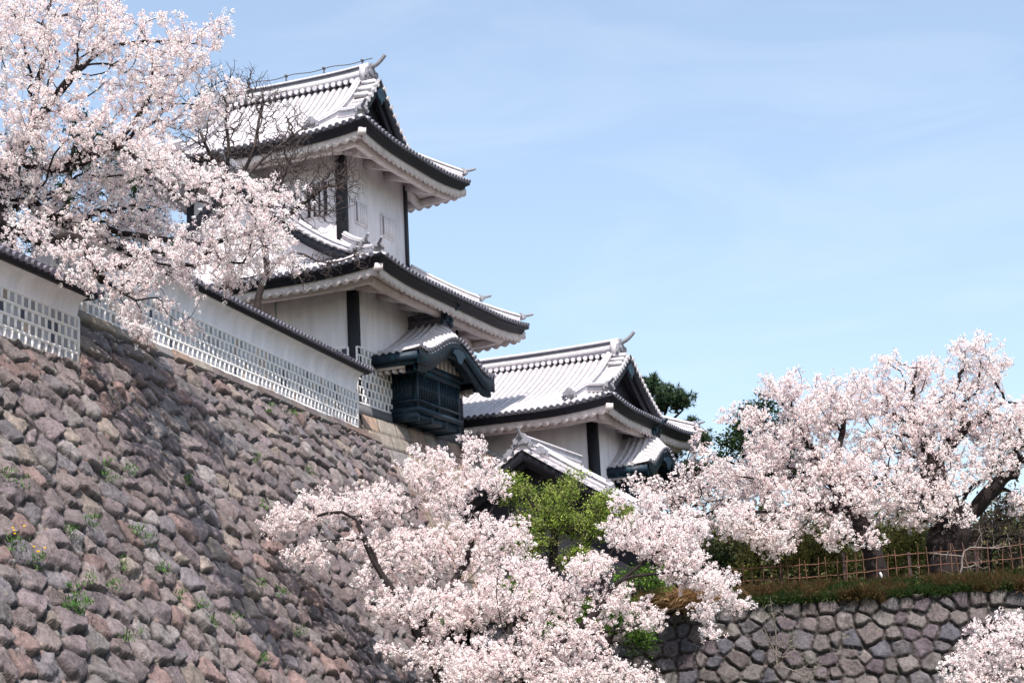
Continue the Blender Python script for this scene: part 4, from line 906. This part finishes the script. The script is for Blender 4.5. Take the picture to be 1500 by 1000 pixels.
# 2. cherries at the bottom, in front of the sloping wall
D = 44.
L = [(420, 762, 36, 44), (395, 775, 16, 44), (470, 745, 42, 44), (545, 738, 50, 44.5), (600, 690, 26, 45), (606, 660, 13, 45), (640, 670, 22, 45), (650, 720, 58, 45), (690, 652, 22, 45.5), (700, 690, 34, 45), (728, 712, 28, 45), (745, 785, 44, 44.5), (690, 800, 70, 44.5), (600, 810, 62, 44.5), (530, 800, 36, 44), (462, 815, 30, 44), (430, 820, 20, 44),
     (640, 895, 62, 43.5), (570, 885, 42, 43.5), (715, 880, 60, 43.5), (540, 850, 26, 44), (630, 965, 40, 43), (560, 950, 20, 43)]
D = 43.4; b0 = at(650, 1120, D)
cherry('leaning cherry tree in front of the sloping stone wall at bottom centre, trunk leaning left', 5, [[b0, at(645, 985, D), at(610, 925, D), at(588, 880, D), at(562, 845, D), at(536, 795, D), at(524, 768, D)], [at(562, 845, D), at(520, 760, D), at(480, 752, D), at(430, 765, 44)], [at(610, 925, D), at(660, 860, 44), at(682, 820, 44.5), at(690, 790, 44.5), at(720, 745, 45), at(740, 700, 45)], [at(640, 975, D), at(700, 900, 43.5), at(752, 880, 43.5)], [at(524, 768, D), at(545, 745, 44.5), at(600, 750, 45), at(650, 690, 45)]],
       L, 2300, b0, rb=.165, rtip=.0040, depth=1.0, sp=.050, dmax=1.7)
D = 42.
L = [(800, 880, 60, 42), (862, 832, 38, 42), (912, 778, 36, 42.5), (905, 735, 14, 42.5), (960, 790, 52, 42), (1005, 830, 48, 42), (1050, 855, 34, 41.5), (1088, 885, 17, 41.5), (1070, 880, 18, 41.5), (905, 885, 45, 42), (955, 905, 26, 41.8), (850, 935, 42, 41.5), (780, 960, 62, 41.5), (700, 965, 55, 41.5), (880, 985, 48, 41.5), (940, 1000, 34, 41.5), (1000, 775, 46, 42.5), (952, 735, 26, 42.5), (1030, 895, 22, 41.5), (1040, 930, 14, 41.5), (700, 1000, 60, 41.2), (820, 1010, 60, 41.2), (775, 835, 38, 42.5)]
D = 41.5; b0 = at(760, 1120, D)
cherry('spreading cherry tree at bottom centre with its dark limb reaching right over the moat wall', 8, [[b0, at(775, 985, D), at(830, 935, D), at(870, 900, D), at(895, 862, D), at(925, 845, D), at(990, 838, D), at(1050, 862, 41.6)], [at(870, 900, D), at(880, 860, 42), at(900, 800, 42.3), at(945, 760, 42.5)], [at(775, 985, D), at(740, 930, 42), at(727, 870, 42), at(730, 835, 42)], [at(895, 862, D), at(960, 810, 42), at(1010, 775, 42.5)], [at(830, 935, D), at(900, 925, 41.6), at(960, 905, 41.6)]],
       L, 2500, b0, rb=.15, rtip=.0040, depth=1.0, sp=.050, dmax=1.7)
# 3. bottom right corner
L = [(1450, 960, 52, 39), (1485, 925, 42, 39), (1405, 985, 34, 39), (1500, 990, 60, 39), (1440, 1010, 50, 39), (1430, 920, 12, 39), (1540, 950, 60, 39)]
b0 = at(1560, 1250, 39)
cherry('cherry crown poking into the bottom right corner before the moat wall', 9, [[b0, at(1545, 1100, 39), at(1510, 1000, 39), at(1480, 960, 39)], [at(1520, 1020, 39), at(1440, 985, 39)]], L, 900, b0, rb=.14, rtip=.0045, depth=1.0, sp=.055)
# 4. big cherries behind the bamboo fence
D = 57.5; zt = MZ+.42
kw = dict(nper=14, rp_=.072, fs=.042, sp=.066, jit=.07, dmax=1.9, rtip=.0055)
L = [(1350, 545, 34, 58), (1425, 515, 38, 58), (1440, 550, 30, 58), (1300, 535, 24, 58), (1300, 590, 52, 58), (1400, 600, 66, 58), (1470, 625, 50, 58), (1350, 660, 64, 57.5), (1455, 672, 44, 57.5), (1425, 700, 26, 57.2), (1495, 735, 26, 57.5), (1345, 620, 50, 57.5), (1240, 700, 46, 57), (1310, 720, 60, 57), (1372, 728, 46, 57), (1400, 765, 20, 56.6), (1500, 650, 50, 58), (1460, 540, 18, 58), (1270, 650, 40, 57.5), (1350, 760, 26, 56.5), (1540, 620, 70, 58)]
b0 = at(1388, 855, D); b0[2] = zt
cherry('largest cherry tree behind the bamboo fence, thick black trunk with a bent right limb', 12, [[b0, at(1390, 800, D), at(1395, 770, D), at(1383, 735, D), at(1365, 690, D), at(1345, 640, 58), at(1335, 590, 58), at(1342, 545, 58)], [at(1395, 775, D), at(1412, 745, D), at(1425, 752, D), at(1442, 728, D), at(1470, 698, D), at(1486, 695, D)], [at(1365, 690, D), at(1400, 640, 58), at(1440, 610, 58), at(1480, 580, 58)], [at(1383, 735, D), at(1330, 720, 57), at(1290, 700, 57)], [at(1335, 600, 58), at(1400, 570, 58), at(1405, 548, 58), at(1424, 530, 58), at(1440, 500, 58)]],
       L, 3300, b0, rb=.62, depth=1.7, tpow=.66, **kw)
L = [(1150, 575, 32, 57), (1160, 545, 12, 57), (1185, 615, 50, 57), (1120, 560, 12, 57), (1125, 655, 46, 57), (1065, 608, 12, 57), (1100, 610, 20, 57), (1200, 690, 62, 57), (1105, 705, 44, 57), (1165, 745, 55, 56.5), (1250, 745, 45, 56.5), (1130, 790, 36, 56), (1225, 785, 26, 56), (1080, 765, 38, 56), (1230, 600, 40, 57), (1255, 560, 22, 57), (1210, 570, 26, 57), (1270, 790, 22, 56), (1060, 690, 26, 57)]
b0 = at(1288, 855, 56.6); b0[2] = zt
cherry('cherry tree with slender leaning trunk behind the fence, left of the thick trunked one', 14, [[b0, at(1280, 815, 56.5), at(1270, 790, 56.5), at(1250, 750, 56.5), at(1215, 700, 57), at(1185, 650, 57), at(1160, 600, 57)], [at(1250, 750, 56.5), at(1190, 740, 57), at(1130, 750, 56.5), at(1090, 745, 56.5)], [at(1215, 700, 57), at(1230, 650, 57), at(1240, 600, 57)], [at(1190, 740, 57), at(1170, 700, 57), at(1120, 715, 57)]], L, 2600, b0, rb=.30, depth=1.6, tpow=.62, **kw)
D = 60.
L = [(1010, 705, 38, 60), (960, 712, 20, 60), (1040, 720, 44, 60), (1030, 665, 20, 60), (1022, 640, 9, 60), (1075, 735, 40, 60), (925, 705, 12, 60), (990, 735, 44, 60), (1030, 770, 30, 60), (945, 720, 24, 60)]
b0 = at(1000, 880, D); b0[2] = zt
cherry('sparse cherry tree in the middle distance below the far tower, thin grey branches showing', 15, [[b0, at(1000, 820, D), at(1000, 750, D), at(1000, 700, D), at(1010, 660, D)], [at(1000, 750, D), at(960, 700, D)], [at(1000, 740, D), at(1050, 700, D)]], L, 1000, b0, rb=.12, depth=1.5, nper=8, rp_=.07, fs=.064, sp=.12, jit=.07, dmax=1.5, rtip=.008)

# ---- bare trees between the wall and the tower
def bare(label, seed, trunks, L, n, base, rb, rtip=.011, mat_='twig', kp=.15, name='bare_tree', group='bare trees'):
    t = Tree(seed); e = empty(name, tuple(base)); tag(e, label, 'tree', group)
    for i, tr in enumerate(trunks): t.trunk(tr) if i == 0 else t.limb(tr)
    A = lobes_points(t.r, L, n, .9, 1.4); t.grow(A, kp=kp, wob=.035, step=.25); t.finish(rtip, rb); t.Pn = t.Pn-np.array(base)
    t.wood('trunk', M['barkpale'], e, rmin=.045); t.wood('twigs', M[mat_], e); return t
D = 53.
b0 = at(372, 470, D); b0[2] = 10.6
bare('bare grey tree with a dense web of twigs before the near tower wall', 21, [[b0, at(378, 440, D), at(392, 400, D), at(385, 350, D), at(395, 300, D), at(420, 250, D)], [at(392, 400, D), at(430, 370, D), at(480, 385, D), at(530, 372, D)], [at(385, 350, D), at(430, 310, D), at(480, 270, D)], [at(395, 300, D), at(470, 310, D), at(520, 300, D)]],
     [(430, 250, 55, 53), (480, 250, 45, 53), (470, 300, 45, 53), (510, 270, 30, 53), (520, 240, 18, 53), (410, 300, 50, 53), (480, 385, 25, 53), (525, 375, 20, 53), (440, 400, 24, 53), (430, 205, 30, 53)], 2800, b0, .10, rtip=.0062)
D = 51.
b0 = at(335, 430, D); b0[2] = 10.6
bare('bare grey tree with upswept twigs against the sky beside the tower roof', 22, [[b0, at(335, 380, D), at(326, 320, D), at(330, 260, D), at(335, 210, D), at(330, 170, D)], [at(326, 310, D), at(350, 270, D), at(372, 215, D), at(380, 160, D)], [at(330, 260, D), at(300, 210, D), at(285, 160, D)], [at(350, 270, D), at(400, 220, D), at(440, 190, D)]],
     [(330, 130, 50, 51), (370, 130, 40, 51), (300, 160, 45, 51), (410, 160, 38, 51), (440, 180, 26, 51), (350, 190, 55, 51), (300, 220, 50, 51), (400, 220, 40, 51), (340, 250, 40, 51), (270, 200, 25, 51)], 2800, b0, .10, rtip=.0062)
# ---- evergreens
def leafy(name, label, seed, trunks, L, n, base, rb, pal, nper=16, spread=.10, size=.10, dmax=.9, sp=.14, depth=1.5, cat='tree', group=None, rtip=.010, flat=.8, jit=.06, wm='bark', aspect=.5, material='leaf'):
    t = Tree(seed); e = empty(name, tuple(base)); tag(e, label, cat, group)
    for i, tr in enumerate(trunks): t.trunk(tr) if i == 0 else t.limb(tr)
    A = lobes_points(t.r, L, n, flat, depth); t.grow(A, kp=.2); t.finish(rtip, rb); t.Pn = t.Pn-np.array(base); t.wood('trunk', M[wm], e)
    C = t.twigpoints(dmax, sp, jit); leaves('crown', C, t.r, nper, spread, size, e, pal, material, aspect); return e
DG = [(.022, .042, .018), (.035, .060, .022), (.016, .030, .016), (.05, .075, .028)]
b0 = at(90, 480, 47); b0[2] = 10.6
leafy('evergreen_tree', 'dark evergreen tree showing through the gaps of the big upper left cherry', 31, [[b0, at(90, 380, 47), at(100, 280, 47), at(110, 200, 47)]], [(85, 300, 85, 47), (180, 270, 70, 47), (60, 370, 55, 46.5), (210, 350, 60, 47), (130, 210, 50, 47), (20, 250, 60, 47)], 420, b0, .2, DG)
D = 82.
b0 = at(985, 720, D); b0[2] = 8.5
t = Tree(33); e = empty('pine_tree', tuple(b0)); tag(e, 'dark green pine tree rising behind the right end of the far tower roof', 'tree')
t.trunk([b0, at(985, 700, D), at(960, 640, D), at(945, 590, D), at(945, 560, D)]); t.limb([at(960, 640, D), at(1000, 600, D)]); t.limb([at(975, 670, D), at(1020, 640, D)])
A = lobes_points(t.r, [(948, 565, 24, D), (970, 585, 34, D), (998, 588, 20, D), (940, 600, 40, D), (1000, 645, 38, D), (1026, 650, 20, D), (1010, 690, 30, D), (960, 640, 40, D), (925, 560, 14, D), (1010, 620, 14, D)], 800, .6, 1.8); t.grow(A); t.finish(.014, .25); t.Pn -= b0
t.wood('trunk', M['bark'], e); needles('crown', t.twigpoints(1.0, .05, .09), t.r, 16, .20, .016, e, [(.030, .055, .030), (.045, .075, .040), (.022, .04, .026), (.06, .09, .045)], .9)
D = 76.
b0 = at(1120, 760, D); b0[2] = 6.
leafy('evergreen_tree', 'dark evergreen tree behind the pink cherries right of the far tower', 34, [[b0, at(1118, 700, D), at(1115, 640, D), at(1120, 610, D)]], [(1088, 620, 28, D), (1120, 602, 34, D), (1150, 630, 34, D), (1080, 655, 36, D), (1130, 680, 40, D), (1050, 690, 22, D), (1170, 680, 40, D)], 600, b0, .2, DG, size=.16, spread=.16, sp=.2)
# ---- green maple in front of the gatehouse
D = 55.
b0 = at(810, 860, D); b0[2] = zt
MG = [(.25, .35, .06), (.18, .27, .05), (.34, .42, .10), (.12, .19, .04), (.28, .31, .11), (.20, .20, .09)]
leafy('maple_tree', 'fresh yellow green maple tree in front of the gabled gatehouse roof', 36, [[b0, at(812, 800, D), at(815, 750, D), at(800, 710, D)], [at(814, 760, D), at(860, 730, D)], [at(812, 780, D), at(765, 720, D)]],
      [(760, 720, 34, D), (738, 702, 18, D), (820, 728, 38, D), (885, 738, 34, D), (915, 752, 22, D), (800, 765, 52, D), (860, 770, 44, D), (775, 800, 40, D), (840, 700, 20, D), (905, 770, 30, D), (850, 820, 40, D)], 1000, b0, .14, MG, nper=16, spread=.085, size=.075, sp=.11, flat=.6, rtip=.007)
# greens below
BG = [(.10, .19, .03), (.06, .12, .025), (.15, .25, .05), (.04, .07, .02)]
for i, (lb, LL, bx, pal) in enumerate([
    ('bright green bush showing between the bottom cherries and the moat wall', [(930, 850, 30, 50.5), (965, 850, 26, 50.5), (900, 900, 40, 50), (850, 905, 40, 50), (940, 930, 30, 50), (800, 915, 30, 50)], (890, 1000, 50), BG),
    ('small bright green bush peeping through blossom at bottom centre', [(755, 858, 16, 48), (780, 870, 12, 48), (740, 862, 10, 48)], (757, 960, 48), [(.14, .24, .04), (.10, .18, .03)])]):
    b0 = at(*bx); leafy('bush', lb, 40+i, [[b0, b0+[0, 0, .8], at(LL[0][0], LL[0][1]+10, bx[2])]], LL, [340, 110][i], b0, .05, pal, size=.08, spread=.09, sp=.11, cat='bush')
# ---- shrubs behind the fence
YG = [(.25, .25, .07), (.18, .19, .055), (.30, .28, .10), (.11, .12, .05)]
RG = [(.22, .15, .13), (.17, .12, .11), (.26, .20, .17), (.11, .10, .07)]
for i, (lb, LL, pal) in enumerate([
    ('yellow green shrub behind the bamboo fence near its left end', [(1110, 800, 30, 59), (1150, 815, 30, 59), (1090, 840, 26, 59), (1135, 770, 20, 59)], YG),
    ('olive green shrub behind the fence left of the slender cherry trunk', [(1190, 800, 34, 59), (1230, 815, 34, 59), (1200, 835, 30, 59)], YG),
    ('yellow green shrub behind the fence between the two cherry trunks', [(1320, 800, 34, 59), (1350, 815, 26, 59), (1300, 825, 26, 59)], YG),
    ('reddish grey shrub behind the fence at the right edge', [(1450, 780, 40, 60), (1490, 760, 40, 60), (1430, 810, 30, 60), (1500, 800, 36, 60), (1470, 730, 20, 60)], RG),
    ('dark shrub at the left end of the bamboo fence under the blossoms', [(1050, 820, 26, 60), (1070, 850, 22, 60), (1020, 840, 24, 60)], DG)]):
    b0 = at(LL[0][0], 860, LL[0][3]); b0[2] = zt
    leafy('shrub', lb, 50+i, [[b0, at(LL[0][0], LL[0][1]+20, LL[0][3])]], LL, 260, b0, .05, pal, size=.10, spread=.11, sp=.13, cat='shrub', nper=12)
# distant wood behind the fence
r_ = np.random.default_rng(58); C = []
for k in range(90):
    c = at(r_.uniform(1010, 1560), r_.uniform(775, 850), r_.uniform(70, 76)); C.append(c+r_.normal(0, 1, (60, 3))*[1.0, 1.0, .75])
C = np.concatenate(C); C = C[C[:, 2] < 10.6]
o = leaves('distant_wood', C, r_, 7, .22, .26, None, [(.10, .11, .05), (.13, .13, .06), (.10, .08, .06), (.06, .08, .04), (.16, .15, .07)]); tag(o, 'hazy olive brown wood seen through the gaps above the bamboo fence', 'wood', kind='stuff')
# bare sprawling shrub in front of the fence
D = 54.
b0 = at(1402, 842, D); b0[2] = zt
t = Tree(61); e = empty('bare_shrub', tuple(b0)); tag(e, 'pale crooked leafless shrub sprawling before the bamboo fence', 'shrub')
t.trunk([b0, at(1410, 815, D), at(1416, 805, D), at(1428, 800, D), at(1445, 803, D), at(1480, 800, D)], .15); t.limb([at(1410, 815, D), at(1425, 842, D)], .15); t.limb([at(1412, 812, D), at(1390, 812, D), at(1360, 810, D)], .15)
A = lobes_points(t.r, [(1380, 815, 25, D), (1430, 825, 25, D), (1470, 795, 25, D), (1440, 780, 20, D)], 70, .8, .6); t.grow(A); t.finish(.007, .035); t.Pn -= b0; t.wood('branches', M['barkpale'], e)
# sapling against the moat wall
D = 50.0
b0 = at(1138, 975, D)
leafy('sapling', 'thin pale sapling with tiny grey green leaves against the moat wall', 63, [[b0, at(1136, 940, D), at(1132, 900, D), at(1128, 875, D)], [at(1136, 950, D), at(1150, 915, D)], [at(1136, 950, D), at(1120, 920, D)]], [(1130, 900, 28, D), (1165, 960, 32, D), (1190, 985, 30, D), (1120, 930, 20, D), (1150, 940, 26, D)], 120, b0, .025, [(.14, .16, .09), (.10, .12, .06), (.20, .21, .13)], nper=3, spread=.06, size=.05, sp=.12, rtip=.006, cat='sapling', wm='barkpale', depth=.4)

# ------------------------------------------------------------------ bamboo fence
fe = empty('bamboo_fence', (0, 0, 0)); fp = [(1040, 852, 57.), (1130, 848, 56.4), (1230, 843, 55.8), (1330, 838, 55.3), (1420, 832, 54.8), (1540, 824, 54.2)]
fb = [at(*p) for p in fp]
for p in fb: p[2] = 0
def fz(P): return zt+.03
fpos = np.array(fb); seg = np.r_[0, np.cumsum(np.linalg.norm(np.diff(fpos, axis=0), axis=1))]
def fpt(s_): return np.array([np.interp(s_, seg, fpos[:, i]) for i in range(3)])
tag(fe, 'rustic brown bamboo fence with thin pickets and two rails along the grassy bank', 'fence')
zb = at(1240, 850, 55.8)[2]; r_ = np.random.default_rng(4)
for i in range(int(seg[-1]/1.9)+1):
    p = fpt(i*1.9+.3); b = MB(); b.tube([p+[0, 0, zt-.1], p+[0, 0, zb+.5], p+[0, 0, zb+.72+r_.uniform(-.08, .1)]], .055, 7, up=(0, 1, 0)); b.build('post', M['postwood'], fe)
for h in (.20, .56):
    b = MB(); ss = np.linspace(0, seg[-1], 50); b.tube([fpt(x)+[0, -.05, zb+h+.025*sin(x*1.3)+r_.normal(0, .008)] for x in ss], .020, 6); b.build('rail', M['bamboo'], fe)
x = .1
while x < seg[-1]:
    p = fpt(x); b = MB(); tl = r_.normal(0, .035, 2); hh = r_.uniform(.60, .80)
    b.tube([p+[0, -.09, zt-.1], p+[tl[0], -.09, zb+.4], p+[2*tl[0], -.09+tl[1], zb+hh]], .014, 5, up=(0, 1, 0)); b.build('picket', M['bamboo'], fe); x += r_.uniform(.22, .34)
p = at(1296, 838, 54.6); b = MB(); b.tube([[p[0], p[1], zt], [p[0]-.05, p[1], zt+.3], [p[0]-.14, p[1], zt+.5]], .035, 6, up=(0, 1, 0)); tag(b.build('stake', M['paint'], None), 'short leaning white stake beside the slender cherry trunk', 'stake')
# ------------------------------------------------------------------ grass on the bank
def blades(name, P, r, nper, length, wdt, pal, lean=(0, 0, 0), spread=.05, parent=None):
    n = len(P)*nper; c = np.repeat(P, nper, 0)+r.normal(0, spread, (n, 3))*[1, 1, .2]; d = unit(r.normal(0, .5, (n, 3))+[0, 0, 1]+np.array(lean)); L = length*r.uniform(.5, 1.2, n); s_ = unit(np.cross(d, r.normal(0, 1, (n, 3))))*wdt
    mid = c+d*L[:, None]*.55; tip = mid+unit(d+[0, 0, -.55]+r.normal(0, .2, (n, 3))+np.array(lean))*L[:, None]*.5
    V = np.stack([c-s_, c+s_, mid+s_*.7, mid-s_*.7, tip], 1); pal = np.array(pal); col = pal[np.repeat(r.integers(0, len(pal), len(P)), nper)]*r.uniform(.7, 1.3, (n, 1))
    i = np.arange(n)*5; return link_mesh(name, V.reshape(-1, 3), [np.stack([i, i+1, i+2, i+3], 1), np.stack([i+3, i+2, i+4], 1)], M['grassm'], parent, np.repeat(col, 5, 0))
r_ = np.random.default_rng(71); n = 14000; u = r_.uniform(0, 30, n); dd = r_.random(n)**1.6*2.6-.08; Pg = M0+MD*u[:, None]-MN*dd[:, None]; Pg[:, 2] = MZ+.0+.42*np.clip(dd/1.4, 0, 1)
GP = [(.05, .10, .03), (.07, .12, .035), (.035, .07, .03), (.12, .13, .05)]; BP = [(.20, .12, .06), (.26, .17, .09), (.15, .10, .05), (.12, .13, .05)]
cl = fbm(u*.9+3, dd*1.5, 9); g_ = cl < .5
o = blades('grass', Pg[g_], r_, 9, .34, .012, GP, lean=tuple(MN*.7)); tag(o, 'green grass growing along the top of the moat wall', 'grass', kind='stuff')
cc = r_.uniform(0, 30, 260); cd_ = r_.uniform(-.1, 1.2, 260); Pc = np.repeat(M0+MD*cc[:, None]-MN*cd_[:, None]+np.array([0, 0, .05])+np.array([0, 0, .3])*np.clip(cd_[:, None], 0, 1), 9, 0)+r_.normal(0, .09, (2340, 3)); Pg = np.r_[Pg, Pc]; g_ = np.r_[g_, np.repeat(r_.random(260) < .45, 9)]
o = blades('dry_grass', Pg[~g_], r_, 9, .50, .010, BP, lean=tuple(MN*1.1)); tag(o, 'dry brown grass drooping over the moat wall edge', 'grass', kind='stuff')
pc = at(1000, 882, 51.2); Pt = pc+r_.normal(0, 1, (60, 3))*[.45, .25, .10]; o = blades('grass_clump', Pt, r_, 26, .75, .010, [(.30, .17, .08), (.24, .14, .07), (.36, .24, .13)], lean=tuple(MN*1.2+np.array([-.4, 0, -.3])), spread=.08)
tag(o, 'big tuft of dry orange brown grass left of the bank under the blossoms', 'grass clump')
# ------------------------------------------------------------------ weeds on the sloping wall
dnv = NW*BT-np.array([0, 0, 1.]); nn = np.cross(-W, dnv); nn /= np.linalg.norm(nn); nn = nn if nn@NW > 0 else -nn
spots = [(105, 775, 0), (152, 682, 0), (188, 690, 0), (30, 712, 0), (100, 880, 1), (130, 852, 0), (165, 860, 0), (185, 935, 0), (385, 965, 0), (345, 905, 0), (25, 795, 2), (55, 820, 2), (130, 765, 0), (200, 775, 0), (112, 890, 1), (275, 700, 0), (235, 832, 0), (182, 825, 0), (265, 870, 0), (160, 700, 0), (5, 690, 0), (310, 910, 0), (390, 740, 0), (415, 760, 0), (375, 672, 0), (455, 690, 0), (215, 790, 0), (290, 885, 0), (410, 868, 0), (380, 858, 0), (440, 925, 0), (395, 600, 0), (430, 605, 0)]
protos = []
for v_ in range(3):
    r_ = np.random.default_rng(80+v_); P0 = r_.normal(0, .09, (16, 3))
    protos.append((P0, r_))
for i, (px, py, kd) in enumerate(spots):
    d = ray(px, py); tt = ((O1-CAM)@nn+.16)/(d@nn); c = CAM+d*tt
    r_ = np.random.default_rng(200+i); P0 = r_.normal(0, .07, (8, 3))
    lab = {0: 'small bright green weed tuft growing from a joint of the big sloping stone wall', 1: 'larger leafy green weed growing low on the left of the sloping stone wall', 2: 'weed with yellow flowers on the sloping stone wall near the left edge'}[kd]
    nm = 'weed'
    o = blades(nm, P0*(1.5 if kd == 1 else 1), r_, 7 if kd != 1 else 12, .12 if kd != 1 else .16, .010, [(.07, .14, .04), (.05, .11, .03), (.10, .18, .06)], spread=.05); o.location = tuple(c)
    tag(o, lab, 'weed', ['weeds growing on the sloping wall', 'larger weeds on the sloping wall', 'yellow flowering weeds'][kd])
    if kd == 2:
        b = MB()
        for q in range(4):
            p = r_.normal(0, .06, 3)+[0, 0, .20]; b.tube([p, p+[0, 0, .02]], .022, 6, up=(0, 1, 0))
        b.build('flower', M['yellow'], o)
